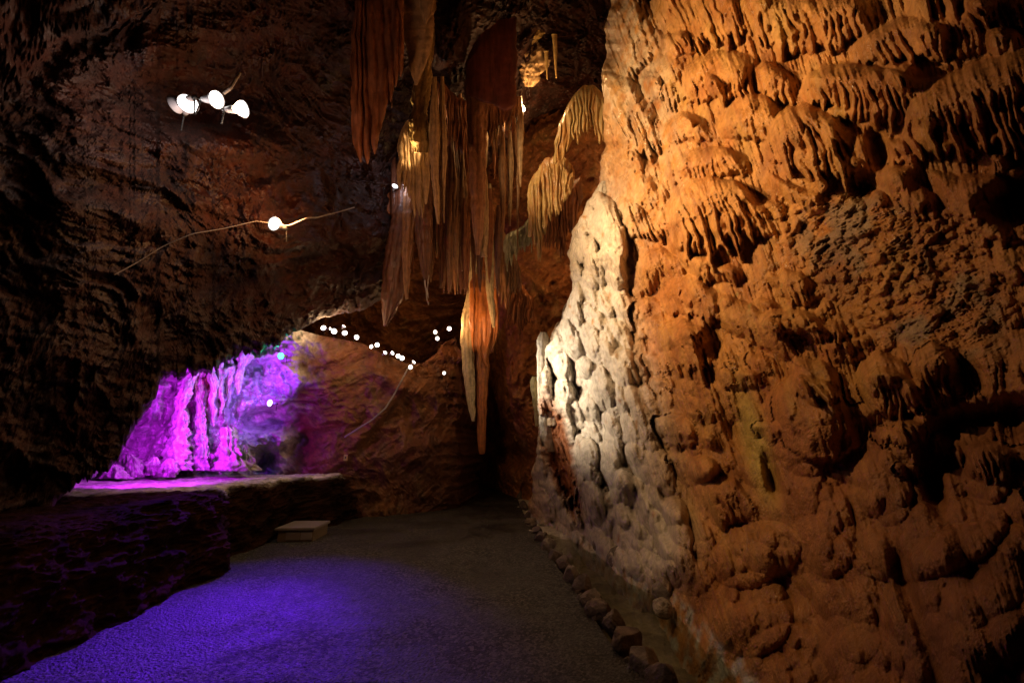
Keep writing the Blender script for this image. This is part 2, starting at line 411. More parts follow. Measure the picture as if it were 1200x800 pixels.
# stone colours
def C3(*c): return np.array(c)
amb = C3(.52, .245, .070); amb2 = C3(.40, .155, .040); deep = C3(.27, .105, .045); pale = C3(.66, .58, .48); cream = C3(.62, .50, .33)
grey = C3(.25, .22, .15); och = C3(.46, .29, .08); rust = C3(.36, .10, .02)
nc = fbm(P0*1.7, 4, 61); nd = fbm(P0*6, 4, 62)
def mixc(a, b, t): return a*(1-t[..., None])+b*t[..., None]
Cc = mixc(amb, amb2, sstep(-.25, .35, nc+.5*streak))
Cc = mixc(Cc, och*np.ones(3), sstep(.05, .5, noise2(S/40, Yg/120, 63, 3))*.55)
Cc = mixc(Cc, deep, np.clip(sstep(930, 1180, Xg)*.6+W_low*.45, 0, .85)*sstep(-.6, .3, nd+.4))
Cc = mixc(Cc, deep, sstep(.15, .5, streak)*.35*(1-W_pale))
Cc = mixc(Cc, cream, np.clip(wreg(735, 70, 45, 150, .3)*.75+.6*wreg(700, 260, 70, 60, .3), 0, 1)*sstep(-.5, .3, nd))
Cc = mixc(Cc, pale, W_pale*sstep(-.55, .1, nd+.25)*np.where(Ht > 4, 1, .75))
Cc = mixc(Cc, grey, W_brec*sstep(-.2, .3, nd+nc)*.6)
Cc = mixc(Cc, C3(.20, .075, .03), sstep(.0, .45, fbm(P0*np.array([3, 3, 1.1]), 5, 66))*.55*(1-W_pale))
Cc = mixc(Cc, C3(.5, .38, .09), wreg(885, 520, 16, 75, .25)*.75)
Cc = mixc(Cc, C3(.25, .27, .10), sstep(.25, .5, nd)*wreg(880, 330, 60, 60, 0)*.6)
Cc = mixc(Cc, rust, np.clip(W_rust*1.2, 0, 1)*.9)
Cc = mixc(Cc, C3(.5, .5, .47), sstep(.1, .0, P[..., 2]-.02)*sstep(-.2, .3, nd))
Cf = np.concatenate([np.repeat(Cc[:, :1], 4, 1), Cc], 1)
NN = grid_normals(Pf)
Wp = np.concatenate([np.repeat(W_pale[:, :1], 4, 1), W_pale], 1); Wb = np.concatenate([np.repeat(W_brec[:, :1], 4, 1), W_brec], 1)
jit = np.concatenate([np.repeat(nd[:, :1], 4, 1), nd], 1)*.25
mp = ((Wp+jit) > .5)[:-1, :-1]; mb = (((Wb+jit) > .55)[:-1, :-1]) & ~mp
fw = empty('flowstone_cascade', unproj(760, 640, 6.0)*np.array([1, 1, 0]))
tag(fw, 'huge bulging cascade of rippled amber flowstone rising beside the pool, filling the right half', 'flowstone')
bpy.context.view_layer.update()
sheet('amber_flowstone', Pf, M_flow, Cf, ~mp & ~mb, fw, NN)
tag(sheet('knobby_flowstone', Pf, M_flow, Cf, mp, fw, NN), 'pale cauliflower-like flowstone')
tag(sheet('broken_rock', Pf, M_flow, Cf, mb, fw, NN), 'rough grey-brown broken rock')

# ================================================================== CRAGGY SHEETS
def crag(name, xs_, ytop, ybot, ny, Dfun, amp, colf, seed, strata=(1, 1, 2.2), f0=.9, roll=14, mat=M_crag, edge_back=1.5, extra=None, post=None, knob=0, jx=None):
    """broken rock face between a top and a bottom outline, with its far edge rolled back"""
    x = np.asarray(xs_, float)
    t = ny if isinstance(ny, np.ndarray) else np.linspace(0, 1, ny)
    yt = ytop(x); yb = ybot(x)
    Y = yt[None, :]+(yb-yt)[None, :]*t[:, None]; X = np.repeat(x[None, :], len(t), 0)
    if jx is not None: X = X+jx(X, Y)
    D0 = Dfun(X, Y); P0 = unproj(X, Y, D0)
    lo = fbm(P0*f0*.5, 3, seed)
    Q = P0*np.array(strata)*f0
    rd = fbm(Q*1.3+lo[..., None]*1.2, 7, seed+3, gain=.58, ridged=True)
    md = fbm(P0*f0*2.2+rd[..., None]*.3, 5, seed+5, gain=.6)
    fi = fbm(P0*f0*11, 4, seed+7, gain=.65)
    h = amp*(.9*lo+.75*rd+.35*md)+1.6*fi*amp/14
    if knob:
        tr = np.abs(fbm(P0*f0*4.2, 3, seed+8)); t3 = np.abs(fbm(P0*f0*11, 2, seed+9)); h = h+knob*(1-2.2*tr+.35*(1-2.2*t3))*WA(X, Y)
    if extra is not None: h = h+extra(X, Y, P0)
    e = (yb[None, :]-Y)
    rl = roll*1.4*(1-np.sqrt(np.clip(1-(1-np.clip(e/roll, 0, 1))**2, 0, 1)))
    D = D0*(1-(h-rl)/F)
    if post is not None: D = post(X, Y, D)
    P = unproj(X, Y, D)
    # underside: rows going back into the rock
    last = D[-1]
    rows = [unproj(X[-1], Y[-1]-4*k, last+edge_back*k*.35) for k in (1, 2, 3, 4)]
    Pf = np.concatenate([P, np.stack(rows, 0)], 0)
    C = colf(X, Y, P0, rd, md)
    Cf = np.concatenate([C, np.repeat(C[-1:], 4, 0)], 0)
    return Pf, Cf, mat
def pl(pts):
    a = np.array(pts, float)
    return lambda x: np.interp(x, a[:, 0], a[:, 1])
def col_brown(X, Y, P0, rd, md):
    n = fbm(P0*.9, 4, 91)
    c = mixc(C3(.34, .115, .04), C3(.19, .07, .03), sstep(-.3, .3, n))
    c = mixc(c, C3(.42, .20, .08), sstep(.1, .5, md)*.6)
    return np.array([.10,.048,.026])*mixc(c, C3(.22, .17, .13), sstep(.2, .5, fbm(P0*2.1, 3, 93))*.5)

# --- near rock overhead and to the left (overhangs the lit alcove)
bot2 = pl([(-420, 980), (0, 770), (30, 700), (50, 640), (66, 588), (94, 564), (120, 553), (138, 540), (146, 518), (160, 506), (168, 488), (182, 463), (192, 442),
           (214, 437), (232, 441), (262, 430), (277, 416), (300, 410), (322, 404), (340, 392), (375, 374), (400, 368), (430, 362), (448, 350), (462, 322), (480, 292), (510, 250),
           (545, 222), (575, 192), (600, 168), (625, 140), (650, 128), (690, 120), (740, 110), (820, 90)])
def b2(x): return bot2(x)+3.5*noise2(x/9, x*0, 5, 3)+22*noise2(x/12, x*0, 6, 5, gain=.7)*sstep(60, 100, x)*sstep(350, 320, x)
gx2 = [-420, 0, 100, 200, 300, 400, 480, 560, 640, 720, 820]; gy2 = [-260, 0, 100, 200, 300, 400, 500, 640]
D2 = np.log([[3.0, 3.6, 4.0, 4.4, 4.9, 5.5, 6.2, 7.0, 8.0, 9.0, 9],
      [3.2, 4.3, 4.8, 5.4, 6.0, 7.0, 8.0, 8.8, 10, 11, 11],
      [3.2, 4.5, 5.1, 6.0, 6.8, 8.0, 9.0, 10, 11.5, 12, 12],
      [3.2, 4.4, 5.0, 5.8, 6.8, 8.5, 10, 11.5, 12.5, 12.5, 12.5],
      [3.2, 4.3, 4.9, 5.7, 6.9, 9.0, 10.5, 12, 13, 13, 13],
      [3.2, 4.2, 4.8, 5.7, 7.0, 9.2, 10.5, 12, 13, 13, 13],
      [3.2, 4.2, 4.9, 5.8, 7, 9, 10.5, 12, 13, 13, 13],
      [3.2, 4.3, 5.0, 6.0, 7, 9, 10.5, 12, 13, 13, 13]])
def Dn(X, Y): return np.exp(blur(gridlerp(gx2, gy2, D2, X, Y), 12, 2))
def ex2(X, Y, P0):
    h = 0
    for cx, cy, rx, ry, A, g in [(255, 168, 75, 20, 26, .12), (300, 150, 40, 12, 10, .5), (350, 250, 55, 24, 24, -.05), (340, 285, 40, 16, 14, .1), (420, 275, 70, 16, 20, -.08),
                                 (120, 250, 90, 20, 12, .2), (180, 60, 120, 26, 14, -.2), (330, 215, 40, 10, 12, -.25), (250, 120, 70, 28, -18, 0), (400, 330, 50, 12, 12, 0), (425, 120, 40, 90, -10, 0)]:
        dx = X-cx; dy = Y-cy-g*dx
        h = h+A*np.exp(-((dx/rx)**2+(dy/ry)**2)**1.4)
    h = h+42*np.exp(-(((X-528)/24)**2+((Y-50)/52)**2)**1.6)
    # bedding: thin stacked ledges that dip to the right
    b = (Y-.22*X+14*noise2(X/90, Y/60, 71, 3))/15
    saw = (b-np.floor(b))
    h = h+4*(saw**1.8)*np.clip(.3+noise2(X/50, Y/30, 72, 2), 0, 1)
    return h
x2 = concat(np.linspace(-420, -12, 60)[:-1], np.arange(-12, 740, 1.45), np.linspace(740, 820, 10)[1:])
t2 = concat(np.linspace(0, .36, 50)[:-1], np.linspace(.36, 1, 380))
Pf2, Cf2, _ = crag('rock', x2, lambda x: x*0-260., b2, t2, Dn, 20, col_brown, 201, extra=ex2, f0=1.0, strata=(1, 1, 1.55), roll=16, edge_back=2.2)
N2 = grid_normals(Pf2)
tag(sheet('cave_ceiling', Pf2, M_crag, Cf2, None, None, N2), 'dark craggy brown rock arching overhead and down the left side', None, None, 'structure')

# --- back of the cave
def Db(X, Y):
    g = gridlerp([300, 460, 520, 545, 575, 600, 640, 700, 800], [-100, 150, 250, 330, 400, 480, 560, 640],
        np.log([[14, 14, 14, 14, 14, 14, 14, 13, 13], [15, 15, 15, 15, 15, 14.5, 14, 13, 13], [16, 16, 15.5, 15.5, 15, 14.5, 13.5, 13, 13], [16, 16, 15.5, 15.5, 15, 14, 13, 12.5, 12.5],
                [16, 17, 19, 20, 15.5, 13.8, 13, 12.5, 12.5], [16, 17, 21, 23, 17, 14, 13, 12.5, 12.5], [16, 17, 21, 23, 18, 14.5, 13.2, 12.5, 12.5], [16, 17, 21, 23, 18, 14.5, 13.2, 12.5, 12.5]]), X, Y)
    return np.exp(blur(g, 8, 2))
def exb(X, Y, P0):
    h = 0
    for cx, cy, rx, ry, A, g in [(640, 240, 60, 10, 14, -.3), (600, 250, 40, 8, 10, -.1), (600, 300, 30, 8, 10, .3), (640, 340, 45, 7, 10, .75), (620, 390, 30, 6, 8, .5), (612, 430, 22, 45, 14, 0),
                                 (596, 465, 14, 30, 14, 0), (588, 520, 10, 20, -30, 0), (603, 535, 16, 14, -40, 0), (560, 250, 20, 14, 14, -.8), (615, 60, 26, 30, 22, 0), (640, 75, 22, 12, 14, 0), (565, 345, 25, 12, 20, 0), (520, 360, 14, 16, 14, 0), (670, 30, 40, 40, -16, 0)]:
        dx = X-cx; dy = Y-cy-g*dx
        h = h+A*np.exp(-((dx/rx)**2+(dy/ry)**2)**1.4)
    return h
def col_back(X, Y, P0, rd, md):
    n = fbm(P0*.7, 4, 95)
    c = mixc(C3(.44, .17, .055), C3(.26, .085, .03), sstep(-.3, .3, n))
    return mixc(c, C3(.5, .30, .12), sstep(.1, .5, md)*.6)
xb = np.arange(300, 800, 1.35)
Pfb, Cfb, _ = crag('rock', xb, lambda x: x*0-100., lambda x: x*0+640., 560, Db, 20, col_back, 301, extra=exb, f0=.7, strata=(1, 1, 1.3), roll=2)
tag(sheet('back_rock_wall', Pfb, M_crag, Cfb, None, None, grid_normals(Pfb)), 'orange-brown rock face closing the far end of the cave', None, None, 'structure')

# --- alcove and the rock under the string of lamps
top1 = pl([(20, 380), (330, 380), (372, 392), (400, 397), (425, 402), (450, 415), (475, 425), (495, 426), (512, 412), (524, 400), (535, 395), (541, 410)])
def D1(X, Y):
    g = gridlerp([20, 120, 200, 260, 300, 340, 380, 450, 520, 560], [380, 450, 520, 620],
        np.log([[8.2, 8.4, 8.8, 9.0, 9.2, 9.2, 9.8, 10.8, 12, 13], [8.0, 8.6, 9.0, 9.2, 9.6, 9.6, 10, 10.6, 11.8, 13], [7.6, 8.4, 8.8, 9.2, 9.6, 9.8, 10, 10.6, 11.6, 13], [7.6, 8.4, 8.8, 9.2, 9.6, 9.8, 9.8, 10.5, 11.5, 13]]), X, Y)
    return np.exp(blur(g, 8, 2))
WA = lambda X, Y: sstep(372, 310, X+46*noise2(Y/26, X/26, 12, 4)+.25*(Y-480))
def ex1(X, Y, P0):
    h = 0
    for cx, cy, rx, ry, A, g in [(235, 470, 7, 36, 20, 0), (250, 460, 6, 32, 16, 0), (262, 455, 5, 35, 14, 0), (215, 500, 7, 40, 20, 0), (208, 490, 12, 40, 12, 0), (290, 425, 38, 7, 22, -.35), (310, 470, 26, 10, 16, -.1),
                                 (306, 490, 24, 12, -34, 0), (340, 440, 18, 30, 12, 0), (320, 515, 30, 10, 16, -.2), (185, 530, 10, 10, 14, 0), (200, 540, 8, 14, 14, 0), (225, 545, 10, 8, 14, 0), (180, 470, 14, 24, 18, 0),
                                 (150, 548, 26, 8, 14, -.3), (310, 540, 14, 22, -22, 0), (350, 520, 14, 25, -20, 0), (275, 520, 8, 14, 12, 0), (398, 500, 30, 60, 8, 0), (470, 450, 30, 12, 12, .3), (450, 480, 40, 12, 8, -1.2), (345, 400, 20, 12, 10, 0), (500, 530, 34, 20, 10, 0)]:
        dx = X-cx; dy = Y-cy-g*dx
        h = h+A*np.exp(-((dx/rx)**2+(dy/ry)**2)**1.5)
    rg, _ = ridge(X+.3*(Y-480)*0, 5, 81, Y)
    h = h+np.exp(-((X-258)/34)**2-((Y-462)/46)**2)*9*rg
    h = h-26*sstep(.12, .5, fbm(P0*np.array([2.2, 2.2, 1.0]), 4, 83))*WA(X, Y)
    return h
def col_alc(X, Y, P0, rd, md):
    a = WA(X, Y)
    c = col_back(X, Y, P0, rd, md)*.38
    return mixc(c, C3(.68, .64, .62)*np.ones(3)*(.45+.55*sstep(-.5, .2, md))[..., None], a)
x1 = np.arange(20, 541, 1.2)
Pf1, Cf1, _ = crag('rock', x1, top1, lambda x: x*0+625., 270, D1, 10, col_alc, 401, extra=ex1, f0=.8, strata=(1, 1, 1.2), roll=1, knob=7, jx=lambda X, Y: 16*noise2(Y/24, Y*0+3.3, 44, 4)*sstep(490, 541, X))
# roll its top edge back so it reads as a boulder mass, and its right edge into the crevice
rows = [Pf1[0:1]+np.array([0, .35*k, -.03*k*k]) for k in (5, 4, 3, 2, 1)]
Pf1 = np.concatenate(rows+[Pf1], 0); Cf1 = np.concatenate([np.repeat(Cf1[:1], 5, 0), Cf1], 0)
cols_ = [Pf1[:, -1:]+np.array([.05*k, .5*k, 0]) for k in (1, 2, 3, 4, 5, 6)]
Pf1 = np.concatenate([Pf1]+cols_, 1); Cf1 = np.concatenate([Cf1, np.repeat(Cf1[:, -1:], 6, 1)], 1)
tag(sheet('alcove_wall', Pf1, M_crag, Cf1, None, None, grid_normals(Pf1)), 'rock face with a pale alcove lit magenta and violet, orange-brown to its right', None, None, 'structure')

# --- rock bank with a flat top between path and alcove
yb_ = np.geomspace(.8, 17.5, 620)
foot = np.interp(yb_, [.8, 4.5, 5.5, 6.2, 7.0, 9.2, 9.8, 12, 16.5], [-3.5, -3.6, -3.75, -3.65, -4.1, -4.15, -3.65, -3.4, -3.0])
prof = np.array([(0, -.08), (.0, .0), (-.02, .25), (-.06, .55), (-.10, .82), (-.2, .93), (-.45, .97), (-1.2, .98), (-2.4, 1.0), (-4.2, 1.03), (-6.5, 1.05)])
tt = concat(np.linspace(0, 1, 120)[:-1], np.linspace(1, 2, 110))
k = np.interp(tt, [0, .05, .25, .5, .75, 1, 1.12, 1.35, 1.6, 1.85, 2], range(11))
px_ = np.interp(k, range(11), prof[:, 0]); pz_ = np.interp(k, range(11), prof[:, 1])
Pk = np.stack([foot[None, :]+px_[:, None]*np.ones_like(foot)[None, :], yb_[None, :]+0*px_[:, None], pz_[:, None]+0*foot[None, :]], -1)
hgt = sstep(.0, .3, Pk[..., 2])
nb = fbm(Pk*np.array([1, 1.0, 2.2])*1.5, 6, 501, gain=.6, ridged=True); nb2 = fbm(Pk*.9, 3, 502); nb3 = fbm(Pk*9, 4, 503, gain=.6)
front = (tt < 1.1)[:, None]
Pk[..., 0] += (.16*nb+.18*nb2+.02*nb3)*np.where(front, 1, .2)
Pk[..., 2] += np.where(front, .05*nb*hgt+.05*nb2*hgt, .05*nb+.035*nb3-.03)
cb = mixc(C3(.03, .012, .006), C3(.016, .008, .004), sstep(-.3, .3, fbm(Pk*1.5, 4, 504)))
cb = mixc(cb, C3(.6, .56, .52), sstep(-.13, -.24, px_[:, None]+.12*nb2+.05*nb3)*sstep(12.5, 9.5, Pk[..., 1]+nb2)*sstep(5.4, 6.0, Pk[..., 1]+.4*nb-.85*(Pk[..., 0]+5.6)))
tag(sheet('rock_bank', Pk, M_bank, cb, None, None, grid_normals(Pk)), 'low dark rock bank with a flat ledge between the path and the alcove', None, None, 'structure')

# ================================================================== PATH, POOL BED, WATER
m, nt, b = newmat('gritty_path')
geo = nt.nodes.new('ShaderNodeNewGeometry')
vo = nt.nodes.new('ShaderNodeTexVoronoi'); vo.inputs['Scale'].default_value = 42
nt.links.new(geo.outputs['Position'], vo.inputs['Vector'])
cr = nt.nodes.new('ShaderNodeValToRGB'); cr.color_ramp.elements[0].color = (.012, .011, .010, 1); cr.color_ramp.elements[1].color = (.17, .155, .14, 1)
cr.color_ramp.elements[0].position = .45
nt.links.new(vo.outputs['Color'], cr.inputs[0]); wn = nt.nodes.new('ShaderNodeTexNoise'); wn.inputs['Scale'].default_value = .9; wn.inputs['Detail'].default_value = 6; wn.inputs['Roughness'].default_value = .65
nt.links.new(geo.outputs['Position'], wn.inputs['Vector'])
wr = nt.nodes.new('ShaderNodeMapRange'); wr.inputs[1].default_value = .35; wr.inputs[2].default_value = .65; wr.inputs[3].default_value = .35; wr.inputs[4].default_value = 1.15
wm = nt.nodes.new('ShaderNodeMix'); wm.data_type = 'RGBA'; wm.blend_type = 'MULTIPLY'; wm.inputs[0].default_value = 1
nt.links.new(wn.outputs['Fac'], wr.inputs[0]); nt.links.new(cr.outputs[0], wm.inputs[6]); nt.links.new(wr.outputs[0], wm.inputs[7]); nt.links.new(wm.outputs[2], b.inputs['Base Color'])
w2 = nt.nodes.new('ShaderNodeMapRange'); w2.inputs[1].default_value = .35; w2.inputs[2].default_value = .6; w2.inputs[3].default_value = .35; w2.inputs[4].default_value = .8
nt.links.new(wn.outputs['Fac'], w2.inputs[0]); nt.links.new(w2.outputs[0], b.inputs['Roughness'])
bp = nt.nodes.new('ShaderNodeBump'); bp.inputs['Strength'].default_value = 1; bp.inputs['Distance'].default_value = .03
nn = nt.nodes.new('ShaderNodeTexNoise'); nn.inputs['Scale'].default_value = 48; nn.inputs['Detail'].default_value = 6
nt.links.new(geo.outputs['Position'], nn.inputs['Vector'])
nt.links.new(nn.outputs['Fac'], bp.inputs['Height']); nt.links.new(bp.outputs[0], b.inputs['Normal'])
M_path = m
edge_px = [(603, 574), (609, 588), (614, 600), (621, 612), (628, 622), (636, 634), (645, 648), (655, 664), (668, 680), (682, 700), (700, 725), (715, 748), (740, 775), (765, 800)]
E = np.array([ground_pt(*q)[0] for q in edge_px])       # path edge beside the pool
ex = lambda y: np.interp(y, E[::-1, 1], E[::-1, 0], left=1.05, right=.1)
yg = concat(np.linspace(.4, 2.9, 60)[:-1], np.geomspace(2.9, 24, 520))
tg = np.linspace(0, 1, 620)
xl = -5.2; Xp = xl+(ex(yg)-.02-xl)[:, None]*tg[None, :]; Yp = yg[:, None]+0*Xp
Pp = np.stack([Xp, Yp, 0*Xp], -1)
grit = fbm(Pp*np.array([55, 55, 1]), 2, 601); big = fbm(Pp*.8, 3, 602)
Pp[..., 2] = .011*grit*np.clip(6/Yp, .4, 1)+.018*big-.05*(tg[None, :]-.5)**2*.6
tag(sheet('path', Pp, M_path, None, None, None, grid_normals(Pp)), 'dark gritty gravel path running to the back of the cave', None, None, 'structure')

yq = np.geomspace(.8, 18, 420); tq = np.linspace(0, 1, 170)
Xq = ex(yq)[:, None]-.12+(1.9)*tq[None, :]; Yq = yq[:, None]+0*Xq
Pq = np.stack([Xq, Yq, 0*Xq], -1)
qn = fbm(Pq*2.3, 4, 610); qf = fbm(Pq*11, 4, 611, gain=.6)
rise_ = sstep(7.6, 9.2, Yq+.6*qn)
Pq[..., 2] = -.30+.17*tq[None, :]*0+.07*qn+.03*qf+rise_*.27-.06*sstep(.15, 0, tq[None, :])*0
Pq[..., 2] = np.maximum(Pq[..., 2], -.08-2.2*tq[None, :])
cq = mixc(C3(.34, .27, .16), C3(.2, .15, .09), sstep(-.3, .3, qn)); cq = mixc(cq, C3(.58, .53, .45), rise_)
M_bed = rock_material('pool_bed', (.4, .8), .8, 40, var=.4)
tag(sheet('stream_ground', Pq, M_bed, cq, None, None, grid_normals(Pq)), 'pale silt and gravel bed of the shallow pool', None, None, 'structure')
m, nt, b = newmat('pool_water'); nt.nodes.remove(b)
out = nt.nodes['Material Output']
tr = nt.nodes.new('ShaderNodeBsdfTransparent'); tr.inputs[0].default_value = (.80, .85, .78, 1)
gl = nt.nodes.new('ShaderNodeBsdfGlossy'); gl.inputs['Roughness'].default_value = .06
fr = nt.nodes.new('ShaderNodeFresnel'); fr.inputs[0].default_value = 1.33
mx = nt.nodes.new('ShaderNodeMixShader')
nz = nt.nodes.new('ShaderNodeTexNoise'); nz.inputs['Scale'].default_value = 7; nz.inputs['Detail'].default_value = 3
g2 = nt.nodes.new('ShaderNodeNewGeometry'); nt.links.new(g2.outputs['Position'], nz.inputs['Vector'])
bb = nt.nodes.new('ShaderNodeBump'); bb.inputs['Strength'].default_value = .18; bb.inputs['Distance'].default_value = .02
nt.links.new(nz.outputs['Fac'], bb.inputs['Height']); nt.links.new(bb.outputs[0], gl.inputs['Normal']); nt.links.new(bb.outputs[0], fr.inputs['Normal'])
nt.links.new(fr.outputs[0], mx.inputs[0]); nt.links.new(tr.outputs[0], mx.inputs[1]); nt.links.new(gl.outputs[0], mx.inputs[2]); nt.links.new(mx.outputs[0], out.inputs[0])
Pw = np.stack([ex(yq)[:, None]-.08+1.75*np.linspace(0, 1, 6)[None, :], yq[:, None]+np.zeros((1, 6)), np.full((len(yq), 6), -.06)], -1)
tag(sheet('pool_water', Pw, m), 'shallow clear pool between the border stones and the flowstone', None, None, 'structure')

# ================================================================== STONES
def ico(sub=4):
    import bmesh
    bm = bmesh.new(); bmesh.ops.create_icosphere(bm, subdivisions=sub, radius=1)
    V = np.array([v.co[:] for v in bm.verts]); Fc = np.array([[v.index for v in f.verts] for f in bm.faces]); bm.free()
    return V, Fc
IV, IF = ico(5); IVs, IFs = ico(4)
def rock(name, loc, size, seed, colr, mat=M_stone, smoothv=False, rotz=0., parent=None, rough=1.0, flat=0):
    V = IV.copy()
    n1 = fbm(V*1.1+seed*3.7, 3, seed); n2 = fbm(V*2.6+seed, 4, seed+1, ridged=True); n3 = fbm(V*9+seed, 3, seed+2)
    r_ = 1+rough*(.30*n1+.09*n2+.025*n3)
    V = V*r_[:, None]
    if not smoothv:    # a few cleaved facets
        rg_ = random.Random(seed)
        for _ in range(9):
            d = np.array([rg_.uniform(-1, 1), rg_.uniform(-1, 1), rg_.uniform(-.6, 1)]); d /= np.linalg.norm(d)
            ov = np.clip(V@d-rg_.uniform(.62, .85), 0, None); V = V-ov[:, None]*d*.85
    V = V*np.array(size)
    c, s = math.cos(rotz), math.sin(rotz)
    V = V@np.array([[c, s, 0], [-s, c, 0], [0, 0, 1]])
    c0 = mixc(C3(*colr), C3(*colr)*.55, sstep(-.2, .3, n1))
    o = mesh_from(name, V, IF, mat, parent, c0)
    o.location = loc
    return o
st = [(609, 582, 15, 12), (613, 594, 14, 11), (618, 604, 16, 10), (622, 613, 22, 12), (627, 622, 19, 10), (632, 631, 24, 13), (641, 640, 26, 15), (649, 652, 27, 15), (660, 662, 30, 19), (668, 676, 32, 20),
      (682, 688, 38, 24), (691, 703, 38, 22), (702, 718, 42, 26), (718, 733, 44, 26), (732, 752, 48, 30), (750, 775, 56, 34), (775, 806, 66, 42)]
look = ['small rough grey stone at the far end of the pool edging', 'second stone of the pool edging from the far end, rounded', 'third stone of the pool edging from the far end, low and grey',
        'flat pale slab in the pool edging, fourth from the far end', 'narrow low stone just nearer than the flat pale slab', 'flat-topped stone beside the rim of the white gravel', 'pinkish stone where the white gravel meets the water',
        'blocky stone, eighth from the far end of the pool edging', 'angular stone, ninth from the far end of the pool edging', 'broad brown stone, tenth from the far end of the pool edging', 'tilted stone, eleventh from the far end of the pool edging',
        'rough stone, sixth from the near end of the pool edging', 'large rounded stone, fifth from the near end of the pool edging', 'dark lumpy stone, fourth from the near end of the pool edging', 'dark stone, third from the near end of the pool edging',
        'second nearest stone of the pool edging, almost black', 'largest and nearest stone of the pool edging, cut by the bottom of the photo']
for i, (x, y, wpx, hpx) in enumerate(st):
    p, D = ground_pt(x, y, .02)
    rr = wpx*D/F/2*.74
    o = rock('edging_stone', (p[0]+.02, p[1], .02), (rr*.9, rr*1.25*(1+.3*math.sin(i*2.3)), max(.05, hpx*D/F*.62)), 40+i, (.17, .125, .10) if i % 3 else (.22, .17, .13), rotz=.5*math.sin(i*1.7))
    tag(o, look[i], 'stone', 'stones edging the path beside the pool')
ru = random.Random(9)
for i in range(30):
    t_ = ru.uniform(0, 1)**.7; k_ = t_*(len(edge_px)-1); a_ = int(min(k_, len(edge_px)-2)); f_ = k_-a_
    x = edge_px[a_][0]*(1-f_)+edge_px[a_+1][0]*f_+ru.uniform(-2, 16)*(.5+t_); y = edge_px[a_][1]*(1-f_)+edge_px[a_+1][1]*f_+ru.uniform(-2, 5)
    p, D = ground_pt(x, y, 0); rr = ru.uniform(.025, .065)
    o = rock('rubble_stone', (p[0], p[1], -.005), (rr, rr*ru.uniform(.8, 1.4), rr*.7), 300+i, (.16, .12, .09), rotz=ru.uniform(0, 3))
    tag(o, 'fist-sized loose stone filling a gap in the edging beside the pool', 'stone', 'loose stones in the pool edging')
bl = [(650, 603, 13, 'dark round boulder lying on the white gravel at the far end of the pool'), (710, 636, 15, 'round knob of stone standing in the water under the pale flowstone'), (727, 654, 14, 'paler round knob nearer than the dark one at the water line'),
      (783, 694, 16, 'brown boulder at the foot of the flowstone by the water'), (777, 712, 11, 'small cream boulder half in the water below the brown boulder'), (742, 664, 9, 'smallest grey boulder at the water line')]
for i, (x, y, r_, lb) in enumerate(bl):
    p, D = ground_pt(x, y+r_*.6, -.05)
    rr = r_*D/F
    o = rock('boulder', (p[0], p[1], -.05+rr*.55), (rr, rr*1.1, rr*.95), 80+i, (.33, .27, .22) if i != 4 else (.5, .42, .33), mat=M_flow, smoothv=True, rough=.7)
    tag(o, lb, 'boulder', 'boulders at the water line')

